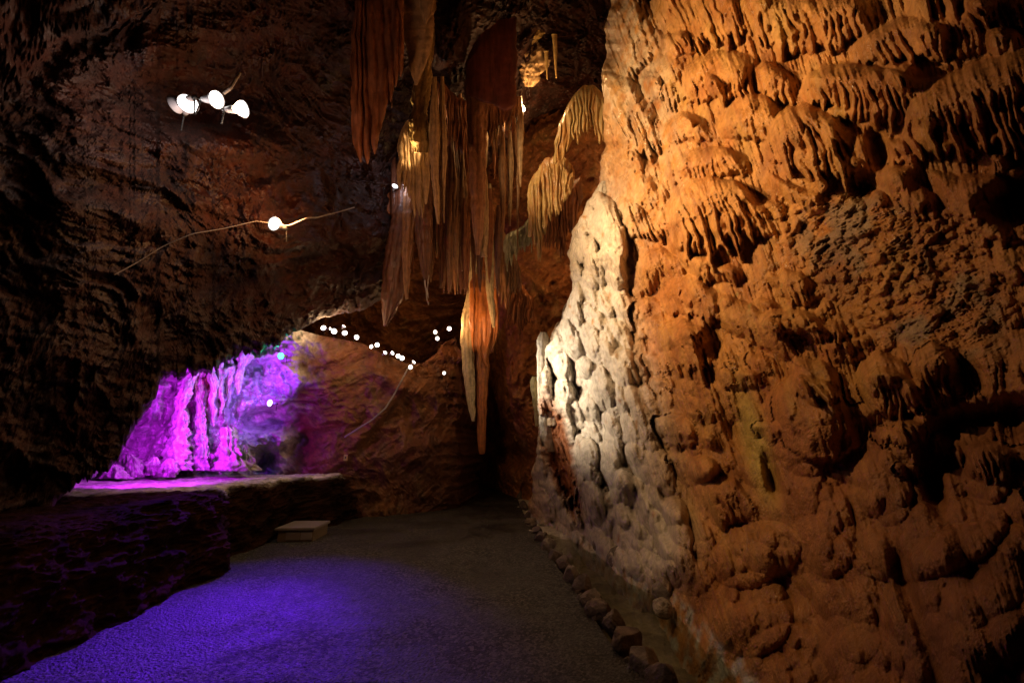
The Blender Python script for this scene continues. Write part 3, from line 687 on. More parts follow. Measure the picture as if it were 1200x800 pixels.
# ================================================================== HANGING FORMATIONS
def tube(name, rows, D, mat=M_drip, colr=(.42, .2, .07), nfl=9, amp=.12, flat=.7, seed=0, bump=.06, M=72, parent=None, twist=.0, col2=None, wav=1.2, root=0, lump=.08):
    """fluted, tapering drip formation; rows = (y, xleft, xright) from top to tip"""
    rws = np.array(rows, float)
    if root:          # taper back up into the roof
        y0, l0, r0 = rws[0]; c0 = (l0+r0)/2; w0 = (r0-l0)/2
        rws = np.concatenate([[(y0-root, c0-w0*.35, c0+w0*.35), (y0-root*.55, c0-w0*.6, c0+w0*.6), (y0-root*.2, c0-w0*.9, c0+w0*.9)], rws])
    y = np.arange(rws[0, 0], rws[-1, 0]+.01, 1.3)
    xl = np.interp(y, rws[:, 0], rws[:, 1]); xr = np.interp(y, rws[:, 0], rws[:, 2])
    if len(y) > 12:
        kz = np.ones(5)/5
        xl = np.convolve(np.pad(xl, 2, mode='edge'), kz, 'valid'); xr = np.convolve(np.pad(xr, 2, mode='edge'), kz, 'valid')
    c = (xl+xr)/2; a = np.maximum((xr-xl)/2, .4)*(1+lump*2*noise2(y/9, y*0+seed, seed+2, 3))
    th = np.linspace(0, 2*PI, M, endpoint=False)[None, :]; yy = y[:, None]
    n = noise2(np.cos(th)*1.5+yy/40+seed, np.sin(th)*1.5+seed+0*yy, seed, 3)
    fl = np.abs(np.sin(nfl*.5*th+seed+n*1.4+twist*yy))**.7
    bn = fbm(np.stack([np.cos(th)*2.2+0*yy, np.sin(th)*2.2+0*yy, yy/9+0*th], -1)+seed*1.3, 4, seed+5)
    rad = 1-amp+amp*fl+bump*bn*2
    xo = c[:, None]+a[:, None]*np.cos(th)*rad + wav*noise2(yy/22+0*th, 0*yy+0*th+seed, seed+3, 2)
    do = a[:, None]*flat*np.sin(th)*rad
    DD = D(c, y)[:, None] if callable(D) else D
    P = unproj(xo, yy+0*th, DD*(1-do/F))
    tip = P[-1].mean(0)[None]; topc = P[0].mean(0)[None]
    nr = len(y)
    q = quads(nr, M, True).reshape(-1, 4)
    V = np.concatenate([P.reshape(-1, 3), tip, topc]);
    j = np.arange(M)
    cap = np.stack([(nr-1)*M+j, (nr-1)*M+(j+1) % M, np.full(M, nr*M), np.full(M, nr*M)], -1)
    cap2 = np.stack([j, (j+1) % M, np.full(M, nr*M+1), np.full(M, nr*M+1)], -1)
    tri = np.concatenate([q[:, [0, 1, 2]], q[:, [0, 2, 3]], cap[:, :3], cap2[:, :3]])
    base = C3(*colr); c2 = C3(*(col2 or tuple(v*.55 for v in colr)))
    cc = mixc(base, c2, sstep(-.2, .45, bn+.5*(1-fl)-.2))
    cc = np.concatenate([cc.reshape(-1, 3), cc[-1, :1], cc[0, :1]])
    return V, tri, cc
def drape(name, cols, D, A=10, wd=5, colr=(.42, .2, .07), seed=0, lens=.35, col2=None, thick=.8, groove=.5, lean=0.0):
    """folded hanging curtain with a ragged, dripping lower edge; cols = (x, ytop, ybottom)"""
    p = np.array(cols, float)
    x = np.arange(p[0, 0], p[-1, 0]+.01, .8)
    T = np.interp(x, p[:, 0], p[:, 1]); B = np.interp(x, p[:, 0], p[:, 2])
    t = np.linspace(0, 1, int(max(30, (B-T).max()/1.3)))[:, None]
    rg, idn = ridge(x[None, :]+0*t, wd, seed+1, t*40)
    rg1, id1 = ridge(x, wd, seed+1, x*0+40)
    B2 = T+(B-T)*(1-lens*(1-rg1*(.3+.7*hash1(id1, seed))))
    T = T+5*noise2(x/9, x*0, seed+13, 3)
    Y = T[None, :]+(B2-T)[None, :]*t
    X = x[None, :]+lean*(Y-T.mean())+3.2*noise2(x[None, :]/16+0*t, Y/26, seed+4, 3)
    e = np.minimum(x-x[0], x[-1]-x)/(x[-1]-x[0]); edge = np.sqrt(np.clip(1-(1-np.clip(e/.16, 0, 1))**2, 0, 1))[None, :]
    tip = np.sqrt(np.clip(1-np.clip((t-.86)/.14, 0, 1)**2, 0, 1)); top = sstep(0, .18, t)
    fi = noise2(X/3, Y/9, seed+6, 3)
    h = A*(.55+.45*rg-groove*.0)*edge*tip*top*(1-.25*t)+A*.45*(rg-.5)*sstep(.0, .3, t)*edge*tip+.5*fi*edge*tip
    bulge = A*.6*noise2(X/26, Y/50, seed+8, 2)
    DD = D(X, Y) if callable(D) else D
    Pf = unproj(X, Y, DD*(1-(np.maximum(h, 0)+bulge)/F)); Pb = unproj(X, Y, DD*(1-(-np.maximum(h, 0)*thick+bulge)/F))
    nr, nc_ = X.shape
    q = quads(nr, nc_).reshape(-1, 4)
    V = np.concatenate([Pf.reshape(-1, 3), Pb.reshape(-1, 3)])
    n = nr*nc_
    idx = np.arange(n).reshape(nr, nc_)
    ring = np.concatenate([idx[0, :], idx[1:, -1], idx[-1, ::-1][1:], idx[::-1, 0][1:-1]])
    r2 = np.roll(ring, -1)
    side = np.stack([ring, r2, r2+n, ring+n], -1)
    Q = np.concatenate([q, q[:, ::-1]+n, side])
    tri = np.concatenate([Q[:, [0, 1, 2]], Q[:, [0, 2, 3]]])
    base = C3(*colr); c2 = C3(*(col2 or tuple(v*.5 for v in colr)))
    cc = mixc(base, c2, sstep(-.1, .6, noise2(X/4, Y/30, seed+11, 3)+.5*(1-rg)-.1))
    cc = np.concatenate([cc.reshape(-1, 3)]*2)
    return V, tri, cc
def merge(bits):
    V = []; T = []; C = []; n = 0
    for v, t, c in bits: V.append(v); T.append(t+n); C.append(c); n += len(v)
    return np.concatenate(V), np.concatenate(T), np.concatenate(C)
def form(name, label, cat, bits, group=None, mat=M_drip):
    V, T, C = merge(bits)
    ctr = (V.min(0)+V.max(0))/2; ctr[2] = V[:, 2].max() if 'stalagmite' not in name else V[:, 2].min()
    o = mesh_from(name, V-ctr, T, mat, None, C); o.location = ctr
    return tag(o, label, cat, group)
RED = (.34, .115, .04); BR = (.34, .16, .065); GOLD = (.52, .33, .12); CRM = (.6, .47, .26); DK = (.16, .06, .03); OR = (.50, .17, .04); TAN = (.48, .30, .15)
G1 = 'draperies and stalactites hanging from the cave ceiling'
form('drapery', 'long reddish folded drapery ending in a curled tip, leftmost of the hanging stone', 'drapery',
     [drape('d', [(411, 60, 150), (414, 20, 196), (419, -30, 226), (424, -50, 232), (430, -60, 228), (437, -60, 222), (444, -60, 206), (451, -60, 172), (458, -60, 150), (466, -60, 120), (474, -60, 100)], 7.2, 9, 8.5, (.25, .085, .035), 3, lens=.22)], G1)
form('drapery', 'dark folded curtain of stone left of the spearhead, high under the roof', 'drapery',
     [drape('d', [(432, -60, 60), (445, -60, 130), (452, -60, 160), (460, -60, 150), (468, -60, 110), (474, -60, 70)], 7.9, 8, 5, DK, 2)], G1)
form('stalactite', 'smooth brown spearhead of stone pointing down at the bright golden column', 'stalactite',
     [tube('t', [(-60, 462, 514), (0, 468, 510), (30, 470, 509), (60, 476, 505), (80, 480, 498), (92, 484, 492), (101, 486, 488)], 7.4, colr=TAN, nfl=5, amp=.05, flat=.35, seed=7, bump=.03),
      tube('t', [(-50, 488, 510), (0, 490, 509), (18, 494, 505), (28, 497, 499)], 7.1, colr=TAN, nfl=4, amp=.04, flat=.35, seed=8)], G1)
form('stalactite', 'knobbly bright golden column with a pale drapery below its waist', 'stalactite',
     [tube('t', [(-60, 478, 516), (20, 488, 514), (60, 491, 508), (78, 492, 506), (90, 487, 506), (110, 482, 504), (128, 484, 501), (140, 479, 500), (155, 480, 503), (168, 482, 504), (180, 486, 502)], 8.2, colr=GOLD, nfl=6, amp=.2, seed=11, bump=.16),
      drape('d', [(466, 168, 232), (471, 150, 238), (478, 140, 246), (486, 150, 280), (494, 150, 275), (500, 155, 262), (504, 165, 200)], 8.5, 6, 5, TAN, 12, lens=.3)], G1)
form('stalactite', 'pair of joined grey-brown stalactites hanging just right of the golden column', 'stalactite',
     [tube('t', [(160, 502, 516), (180, 503, 514), (210, 505, 514), (240, 509, 516), (264, 513, 515)], 8.0, root=70, colr=TAN, nfl=7, seed=14, amp=.2),
      tube('t', [(160, 512, 524), (190, 514, 524), (225, 516, 522), (262, 519, 521)], 8.1, root=70, colr=TAN, nfl=7, seed=15, amp=.2)], G1)
form('drapery', 'ragged reddish-brown drapery with many short drips, left of the hanging plate', 'drapery',
     [drape('d', [(505, 105, 160), (512, 95, 176), (522, 100, 190), (532, 110, 204), (540, 115, 215), (548, 120, 190)], 8.6, 9, 4, (.36, .15, .08), 17, lens=.5)], G1)
form('hanging_plate', 'large smooth maroon plate of stone with a lit left rim, hanging under the roof', 'stone plate',
     [drape('d', [(545, 74, 112), (549, 62, 118), (556, 50, 122), (566, 38, 126), (580, 27, 132), (594, 22, 134), (606, 20, 126)], 8.8, 4, 34, (.2, .055, .035), 19, lens=.1, thick=.6)], G1)
form('drapery', 'fringe of dark thin drips under the hanging plate', 'drapery',
     [drape('d', [(548, 112, 180), (560, 116, 198), (572, 118, 205), (586, 120, 175), (598, 118, 165), (608, 112, 150)], 9.3, 6, 4, BR, 21, lens=.6)], G1)
form('stalactite', 'long thick brown stalactite reaching down from below the hanging plate', 'stalactite',
     [tube('t', [(95, 544, 574), (130, 546, 572), (160, 548, 571), (200, 549, 570), (240, 551, 569), (270, 554, 567), (300, 558, 562)], 9.0, colr=(.38, .17, .085), nfl=8, amp=.14, flat=.6, seed=22),
      tube('t', [(240, 558, 573), (280, 560, 572), (302, 564, 571)], 9.1, root=70, colr=TAN, nfl=6, seed=23)], G1)
form('stalactite', 'broad dark stalactite whose tip points at the string of lamps', 'stalactite',
     [tube('t', [(235, 462, 484), (270, 456, 484), (310, 449, 478), (345, 446, 474), (366, 447, 464), (383, 450, 453)], 9.4, root=70, colr=DK, nfl=9, amp=.2, seed=24, flat=.6),
      tube('t', [(235, 472, 490), (290, 470, 484), (330, 472, 480), (352, 475, 478)], 9.2, root=70, colr=BR, nfl=6, amp=.2, seed=25)], G1)
form('stalactite', 'dark rounded stalactite ending in thin white root-like threads', 'stalactite',
     [tube('t', [(220, 482, 506), (260, 485, 507), (300, 490, 506), (320, 494, 503), (329, 497, 500)], 9.0, root=70, colr=DK, nfl=7, amp=.15, seed=27),
      tube('t', [(326, 496, 498), (340, 498, 500), (352, 499.5, 501), (358, 502, 503)], 9.0, colr=(.6, .5, .42), nfl=4, seed=28, M=12, wav=3), tube('t', [(322, 501, 502.5), (338, 501, 502), (350, 501, 502)], 9.0, colr=(.6, .5, .42), nfl=4, seed=29, M=12, wav=2)], G1)
form('stalactite', 'twin brown stalactites side by side above the pink lit rock', 'stalactite',
     [tube('t', [(215, 508, 524), (270, 512, 522), (320, 514, 521), (338, 516, 519)], 9.6, root=70, colr=BR, nfl=7, amp=.2, seed=30), tube('t', [(215, 520, 536), (270, 522, 532), (320, 523, 531), (343, 526, 529)], 9.5, root=70, colr=BR, nfl=7, amp=.2, seed=31),
      tube('t', [(225, 530, 548), (262, 534, 545), (290, 538, 542)], 9.9, root=70, colr=BR, nfl=7, amp=.2, seed=32)], G1)
form('stalactite', 'slim beige banded stalactite in front of the orange column', 'stalactite',
     [tube('t', [(285, 566, 580), (300, 568, 579), (340, 570, 579), (365, 573, 580), (384, 577, 580)], 10.4, root=70, colr=CRM, nfl=8, amp=.1, seed=34, bump=.1)], G1)
form('drapery', 'dark brown fluted drapery right of the beige banded stalactite', 'drapery',
     [drape('d', [(576, 268, 370), (583, 262, 388), (590, 268, 394), (597, 280, 380), (604, 300, 365), (612, 318, 350)], 10.9, 7, 4, BR, 36, lens=.45)], G1)
form('fluted_dripstone', 'big orange fluted stone column with a long tapering tip, left of the pale stalagmites', 'stone column',
     [drape('d', [(550, 330, 392), (554, 322, 420), (560, 318, 436), (567, 318, 440), (574, 320, 438), (579, 324, 425), (584, 330, 400)], 11.0, 9, 5, OR, 38, lens=.2),
      tube('t', [(350, 553, 576), (400, 556, 574), (450, 558, 572), (500, 559, 570), (529, 561, 569), (533, 563, 567)], 11.3, root=70, colr=OR, nfl=10, amp=.16, seed=39, flat=.8, bump=.04)], G1)
form('stalactite', 'pale tan fluted stalactite joined to the left of the orange column', 'stalactite',
     [tube('t', [(345, 546, 562), (372, 541, 558), (400, 540, 557), (430, 542, 556), (460, 545, 557), (482, 549, 557), (494, 553, 556)], 11.2, root=70, colr=CRM, nfl=9, amp=.14, seed=41)], G1)
form('drapery', 'upper amber skirt of dripstone at the top edge of the flowstone cascade', 'drapery',
     [drape('d', [(649, 168, 200), (656, 146, 212), (664, 126, 196), (674, 110, 186), (686, 100, 176), (696, 100, 172), (705, 108, 184), (716, 118, 170)], 8.9, 11, 4.6, GOLD, 43, lens=.4, col2=(.45, .2, .05))], G1)
form('drapery', 'long golden curtain of stone with one spear tip, under the upper amber skirt', 'drapery',
     [drape('d', [(619, 218, 288), (625, 204, 300), (631, 196, 326), (634, 192, 310), (640, 186, 282), (648, 182, 268), (655, 182, 272), (661, 186, 256), (667, 192, 244), (672, 200, 225)], 9.3, 11, 4.2, GOLD, 46, lens=.3, col2=(.42, .18, .05))], G1)
form('drapery', 'dark red fringe hanging behind the long golden curtain', 'drapery',
     [drape('d', [(630, 230, 300), (640, 230, 312), (650, 228, 318), (660, 226, 322), (670, 215, 300), (682, 205, 250)], 10.0, 7, 4, RED, 47, lens=.5)], G1)
form('drapery', 'small pale greenish shawl of dripstone left of the long golden curtain', 'drapery',
     [drape('d', [(588, 284, 302), (592, 276, 326), (598, 272, 334), (604, 270, 318), (611, 264, 308), (617, 256, 312), (623, 250, 318)], 10.2, 6, 4, (.55, .52, .33), 48, lens=.55)], G1)
form('stalactite', 'left one of two thin golden stalactites high beside the lone roof lamp', 'stalactite',
     [tube('t', [(60, 637, 643), (72, 639, 643), (94, 641, 642)], 10.3, colr=GOLD, nfl=4, seed=50, M=20)], G1)
form('stalactite', 'right one of two thin golden stalactites high beside the lone roof lamp', 'stalactite',
     [tube('t', [(40, 646, 653), (62, 648, 653), (92, 651.5, 653)], 10.3, colr=GOLD, nfl=4, seed=51, M=20)], G1)
form('stalactite', 'squat cream knob jutting out above the orange column', 'stone knob',
     [tube('t', [(331, 558, 566), (334, 555, 571), (339, 553, 573), (344, 556, 571), (347, 560, 567)], 11.2, colr=(.62, .45, .25), nfl=4, amp=.04, seed=52)], G1)
form('drapery', 'broad dark drapery high under the roof between the spearhead and the hanging plate', 'drapery',
     [drape('d', [(506, -60, 60), (514, -60, 120), (524, -60, 140), (536, -60, 128), (546, -60, 90), (556, -60, 40)], 9.4, 9, 6, DK, 71, lens=.4)], G1)
form('drapery', 'dark ragged curtain hanging behind the golden column, down to the black recess', 'drapery',
     [drape('d', [(440, 215, 300), (452, 205, 350), (468, 200, 372), (486, 205, 352), (500, 205, 330), (516, 210, 352), (530, 212, 318), (542, 215, 300)], 10.9, 9, 4.5, DK, 73, lens=.6)], G1)
form('drapery', 'reddish fringe of drips framing the orange column from the right', 'drapery',
     [drape('d', [(596, 300, 400), (604, 318, 428), (612, 330, 420), (620, 345, 400), (626, 350, 380)], 12.0, 7, 4, RED, 75, lens=.5)], G1)
form('rock_knob', 'golden lit lump of roof rock just above the lone roof lamp', 'rock',
     [tube('t', [(-5, 612, 624), (8, 606, 634), (24, 604, 640), (40, 608, 636), (52, 612, 628), (60, 616, 622)], 10.4, colr=GOLD, nfl=3, seed=81, amp=.1, bump=.4, lump=.2)], None, M_flow)
form('rock_knob', 'second golden lump of roof rock, to the left of the thin golden stalactites', 'rock',
     [tube('t', [(50, 612, 634), (62, 606, 642), (76, 608, 640), (92, 612, 632), (102, 616, 624)], 10.5, colr=TAN, nfl=3, seed=83, amp=.1, bump=.4, lump=.2)], None, M_flow)
rs = random.Random(3)
for i in range(64):
    x = rs.uniform(440, 612); y0 = rs.uniform(90, 290); ln = rs.uniform(35, 120); wd_ = rs.uniform(1.8, 6.5)
    if y0+ln > 345: ln = 345-y0
    form('thin_stalactite', 'thin brown stalactite in the crowded dark cluster around the large hanging ones', 'stalactite',
         [tube('t', [(y0, x-wd_, x+wd_), (y0+ln*.5, x-wd_*.7, x+wd_*.6), (y0+ln*.85, x-wd_*.4, x+wd_*.3), (y0+ln, x-.6, x+.4)], rs.uniform(9.3, 10.6), root=40, colr=rs.choice([BR, DK, TAN, RED]), nfl=6, seed=200+i, amp=.2, M=36)], 'thin stalactites crowded around the large ones')
AL = (.66, .62, .6)
GA = 'crusty pale formations inside the magenta alcove'
for rows, D_, sd, lb in [
    ([(425, 222, 236), (440, 216, 232), (470, 205, 222), (500, 200, 220), (530, 196, 222), (552, 190, 228)], 8.3, 1, 'thick crusty magenta-lit column, left of the dark slot in the alcove'),
    ([(425, 228, 242), (450, 226, 238), (480, 230, 240), (520, 228, 244), (552, 222, 250)], 8.6, 2, 'slim magenta-lit column right of the dark slot in the alcove'),
    ([(428, 242, 254), (455, 246, 254), (480, 247, 253), (500, 249, 251)], 8.5, 3, 'pinkish red drip in the middle of the alcove'),
    ([(424, 254, 264), (450, 256, 263), (475, 257, 261), (486, 258, 260)], 8.6, 4, 'red-lit drip at the centre of the alcove'),
    ([(418, 264, 276), (445, 266, 273), (470, 266, 271), (478, 267, 269)], 8.8, 5, 'greenish-lit drip near the top of the alcove'),
    ([(410, 276, 296), (430, 276, 286), (450, 276, 283), (462, 278, 281)], 8.8, 6, 'violet drip under the arch of the alcove'),
    ([(500, 262, 274), (520, 258, 282), (552, 250, 290)], 8.5, 7, 'low violet mound right of the columns in the alcove'),
    ([(535, 176, 182), (540, 170, 186), (558, 164, 192)], 7.9, 8, 'small crusty magenta stub left of the columns'),
    ([(537, 196, 200), (542, 190, 206), (560, 186, 210)], 7.8, 9, 'small crusty stub directly before the thick column'),
    ([(544, 128, 136), (549, 122, 146), (562, 112, 152)], 7.6, 10, 'low crust at the left end of the alcove'),
    ([(532, 148, 154), (538, 144, 160), (560, 140, 166)], 7.8, 11, 'upright crust second from the left end of the alcove'),
    ([(520, 284, 290), (528, 280, 294), (552, 276, 300)], 8.7, 12, 'small rounded violet stub at the right of the alcove floor')]:
    form('crusty_dripstone', lb, 'dripstone', [tube('t', rows, D_, colr=AL, nfl=11, amp=.16, seed=500+sd, bump=.42, wav=5, flat=1, lump=.3)], GA, M_flow)
G2 = 'pale stalagmites at the end of the flowstone'
PAL = (.66, .60, .5)
form('stalagmite', 'slender white-tipped stalagmite, outermost at the far end of the flowstone', 'stalagmite',
     [tube('t', [(389, 634, 639), (392, 631, 642), (400, 629, 645), (430, 629, 647), (470, 630, 650), (500, 632, 652), (530, 632, 655)], 9.7, colr=PAL, nfl=7, amp=.06, seed=61, bump=.08, flat=.9)], G2, M_flow)
form('stalagmite', 'rounded tan stalagmite behind the slender white-tipped one', 'stalagmite',
     [tube('t', [(377, 655, 661), (380, 650, 667), (388, 647, 671), (405, 646, 672), (440, 642, 670), (480, 642, 668), (500, 642, 665)], 9.5, colr=(.52, .38, .25), nfl=9, amp=.08, seed=63, bump=.08)], G2, M_flow)
form('stalagmite', 'short grey stalagmite peeping over the rounded tan one', 'stalagmite',
     [tube('t', [(355, 664, 669), (358, 660, 673), (366, 658, 677), (390, 657, 680), (410, 657, 680)], 9.3, colr=(.55, .5, .42), nfl=7, amp=.06, seed=65, bump=.08)], G2, M_flow)
form('stalagmite', 'small yellowish stub below the slender white-tipped stalagmite', 'stalagmite',
     [tube('t', [(441, 624, 628), (444, 621, 631), (455, 621, 633), (480, 625, 636), (500, 627, 637)], 10.2, colr=(.5, .42, .2), nfl=5, amp=.06, seed=67, bump=.08)], G2, M_flow)
form('stalagmite', 'grey knobbed stalagmite on the skyline of the flowstone, below the amber skirt', 'stalagmite',
     [tube('t', [(212, 707, 712), (216, 702, 715), (228, 699, 717), (245, 697, 718), (262, 696, 722)], 7.6, colr=(.5, .44, .36), nfl=7, amp=.08, seed=69, bump=.12)], G2, M_flow)

# ================================================================== LAMPS
def lathe(prof, M=28):
    """revolve (x, r) pairs about +X"""
    pr = np.array(prof); th = np.linspace(0, 2*PI, M, endpoint=False)
    V = np.stack([np.repeat(pr[:, 0:1], M, 1), pr[:, 1:2]*np.cos(th), pr[:, 1:2]*np.sin(th)], -1).reshape(-1, 3)
    return V, quads(len(pr), M, True).reshape(-1, 4)
def lamp(px, py, D, rad, aim, label, cat='lamp', group=None, bulb=M_bulb, copy_of=None, name='flood_lamp'):
    from mathutils import Vector
    loc = unproj(px, py, D)
    root = empty(name, loc)
    d = Vector(aim).normalized(); root.rotation_euler = d.to_track_quat('X', 'Z').to_euler()
    root.scale = (rad,)*3
    tag(root, label, cat, group)
    if copy_of is not None:
        for ch in copy_of.children:
            c = ch.copy(); col.objects.link(c); c.parent = root
        return root
    V, q = lathe([(-2.3, .02), (-2.3, .3), (-1.6, .42), (-1.0, .5), (-.5, .8), (-.1, .98), (0, 1.0), (.05, .98), (0, .93), (-.12, .9)])
    o = mesh_from('shade', V, q, M_housing); o.parent = root
    V, q = lathe([(-.08, .9), (.02, .7), (.07, .4), (.09, .02)])
    o = mesh_from('bulb', V, q, bulb); o.parent = root
    V, q = lathe([(-2.75, .02), (-2.75, .2), (-2.3, .24), (-2.25, .02)], 16)
    o = mesh_from('socket', V, q, M_dark); o.parent = root
    V, q = lathe([(-1.0, .09), (1.0, .09)], 10); V = V[:, [1, 2, 0]]+np.array([-2.5, 0, -1.0])
    o = mesh_from('bracket', V, q, M_dark); o.parent = root
    return root
GF = 'floodlights clustered on the upper left rock'
f1 = lamp(220.5, 121.5, 5.35, .112, (.75, -.8, -.1), 'widest, round-faced floodlight of the upper left cluster', group=GF)
f2 = lamp(205, 122, 5.4, .108, (-1.25, .25, -.2), 'floodlight seen edge-on, leftmost of the upper left cluster', group=GF, copy_of=f1)
f3 = lamp(254, 117, 5.3, .10, (1.2, -.35, -.35), 'floodlight third from left in the upper left cluster, tilted oval face', group=GF, copy_of=f1)
f4 = lamp(286, 128, 5.2, .095, (1.3, -.1, -.05), 'floodlight with a visible cone-shaped housing, rightmost of the upper left cluster', group=GF, copy_of=f1)
GS = 'small lamps strung along the rock edge'
string = [(379, 384, 3.3, (.2, -1, .2), 'first small lamp at the left end of the string on the rock edge'), (387, 385, 1.8, (1, -.3, 0), 'tiny side-on lamp, second from the left end of the string'), (391.5, 388, 3.6, (.4, -1, .1), 'bright lamp, third from the left end of the string'),
          (403, 382, 2.2, (.9, -.6, .9), 'upper lamp of the one-above-the-other pair on the string'), (404, 390, 3.3, (.3, -1, .1), 'lower lamp of the one-above-the-other pair on the string'), (418, 395, 3.2, (.8, -.9, 0), 'lone lamp between the stacked pair and the side-by-side pair on the string'),
          (435, 406, 2.6, (-.3, -1, 0), 'left lamp of the side-by-side pair in the middle of the string'), (442, 404, 2.9, (.5, -1, -.1), 'right lamp of the side-by-side pair in the middle of the string'), (451.5, 413, 2.6, (.9, -.7, .5), 'flared lamp just right of the middle pair, aimed up'),
          (460, 413.5, 2.6, (1, -.7, .3), 'second flared lamp right of the middle pair, aimed right'), (466.5, 417, 2.8, (.3, -1, -.1), 'oval lamp left in the last close pair of the string'), (471.3, 419.5, 3.0, (.5, -1, -.1), 'oval lamp right in the last close pair of the string'),
          (485, 424, 2.6, (.9, -.6, .7), 'upper lamp on the pale rock at the right end of the string'), (481, 430, 2.8, (.5, -1, 0), 'lower lamp on the pale rock at the right end of the string')]
for x, y, r_, aim, lb in string:
    D = float(D1(np.array([[x]]), np.array([[float(y)]]))[0, 0]) if False else float(np.interp(x, [370, 450, 490], [9.35, 10.2, 10.7]))
    lamp(x, y, D, r_*D/F*.92, aim, lb, group=GS, copy_of=f1, name='spot_lamp')
GD = 'dim lamps in the far recess'
fd = lamp(510, 389, 11.6, 2.6*11.6/F, (-.3, -1, -.2), 'upper of two ring-shaped dim lamps in the far recess', group=GD, bulb=M_bulbdim, name='spot_lamp')
lamp(512.5, 396.5, 11.5, 2.6*11.5/F, (-.2, -1, -.3), 'lower of two ring-shaped dim lamps in the far recess', group=GD, copy_of=fd, name='spot_lamp')
lamp(520.5, 437, 11.4, 2.2*11.4/F, (.6, -1, -.2), 'small dim lamp low beside the black crevice', group=GD, copy_of=fd, name='spot_lamp')
lamp(526.5, 385, 11.6, 2.6*11.6/F, (.2, -1, 0), 'bright pinpoint lamp left of the orange column', group=GD, copy_of=f1, name='spot_lamp')
lamp(463, 218, 9.2, 3.6*9.2/F, (.6, -1, .4), 'small bluish lamp between the red drapery and the golden column', copy_of=fd, name='spot_lamp')
lamp(611.5, 127, 9.6, 5*9.6/F, (.5, -1, -.1), 'lone bright lamp on the roof right of the hanging plate', copy_of=f1, name='spot_lamp')
lamp(321, 262, 6.1, 8.5*6.1/F, (-.2, -1, -.2), 'single lamp with a ring rim on the lit orange ledge, cable behind it', copy_of=fd, name='spot_lamp')
lamp(316, 472, 8.5, 4*8.5/F, (-.4, -1, 0), 'bluish white lamp in the violet alcove', bulb=M_bulbblue, name='spot_lamp')
lamp(329, 417, 8.3, 4*8.3/F, (-.2, -1, -.2), 'green glowing lamp at the top of the violet alcove', bulb=M_bulbgreen, name='spot_lamp')

def cable(name, pts, D, r_, label, cat='cable', mat=M_cable):
    P = np.concatenate([unproj(np.array([p[0]]), np.array([p[1]]), np.array([p[2] if len(p) > 2 else D])) for p in pts])
    n = 14*len(P); t = np.linspace(0, len(P)-1, n)
    Q = np.stack([np.interp(t, range(len(P)), P[:, k]) for k in range(3)], -1)
    for _ in range(6): Q[1:-1] = (Q[:-2]+Q[1:-1]*2+Q[2:])/4
    tg_ = np.gradient(Q, axis=0); tg_ /= np.linalg.norm(tg_, axis=1, keepdims=True)
    a = np.cross(tg_, [0, 0, 1.]); a /= np.linalg.norm(a, axis=1, keepdims=True)+1e-9; b_ = np.cross(tg_, a)
    th = np.linspace(0, 2*PI, 10, endpoint=False)
    V = Q[:, None]+r_*(np.cos(th)[None, :, None]*a[:, None]+np.sin(th)[None, :, None]*b_[:, None])
    return tag(mesh_from(name, V, quads(n, 10, True).reshape(-1, 4), mat), label, cat)
cable('power_cable', [(134, 322, 4.7), (160, 308, 4.9), (190, 289, 5.1), (225, 274, 5.3), (262, 268, 5.6), (300, 259, 5.9), (318, 262, 6.05)], 5, .006, 'thin pale cable sagging across the dark left rock towards the lamp ledge')
cable('power_cable', [(324, 265, 6.15), (340, 264, 6.2), (358, 256, 6.3), (372, 255, 6.5), (386, 251, 6.8), (402, 247, 7.2), (415, 243, 7.9)], 6, .010, 'short cable running right from the single ring-rimmed lamp')
cable('power_cable', [(478, 432, 10.0), (470, 447, 9.9), (462, 462, 9.9), (452, 478, 9.8), (436, 492, 9.75), (418, 503, 9.7), (404, 512, 9.7)], 10, .018, 'cable curving down the orange rock from the right end of the lamp string')
cable('conduit', [(262, 110, 5.5), (270, 104, 5.5), (277, 92, 5.6), (281, 86, 5.7)], 5, .018, 'short conduit rising above the upper left floodlights', 'conduit')

# small tag on the rock
c = unproj(405, 536, 9.35); e_ = empty('sign', c)
tag(e_, 'tiny yellow rectangular tag fixed low on the orange rock', 'sign')
def box(name, x0, x1, y0, y1, z0, z1, mat, parent=None, bev=.004):
    import bmesh
    bm = bmesh.new(); bmesh.ops.create_cube(bm, size=1)
    for v in bm.verts: v.co = ((x0+x1)/2+v.co.x*(x1-x0), (y0+y1)/2+v.co.y*(y1-y0), (z0+z1)/2+v.co.z*(z1-z0))
    bmesh.ops.bevel(bm, geom=bm.edges[:], offset=bev, segments=2, affect='EDGES')
    me = bpy.data.meshes.new(name); bm.to_mesh(me); bm.free(); me.materials.append(mat)
    o = bpy.data.objects.new(name, me); col.objects.link(o)
    if parent is not None: o.parent = parent
    return o
M_tag = plain('tag_yellow', (.65, .5, .18), .5); M_ink = plain('tag_ink', (.05, .04, .03), .6)
box('plate', -.04, .04, -.006, .006, -.06, .06, M_tag, e_); box('mark', -.012, .012, -.0085, -.0065, -.02, .025, M_ink, e_, .001)

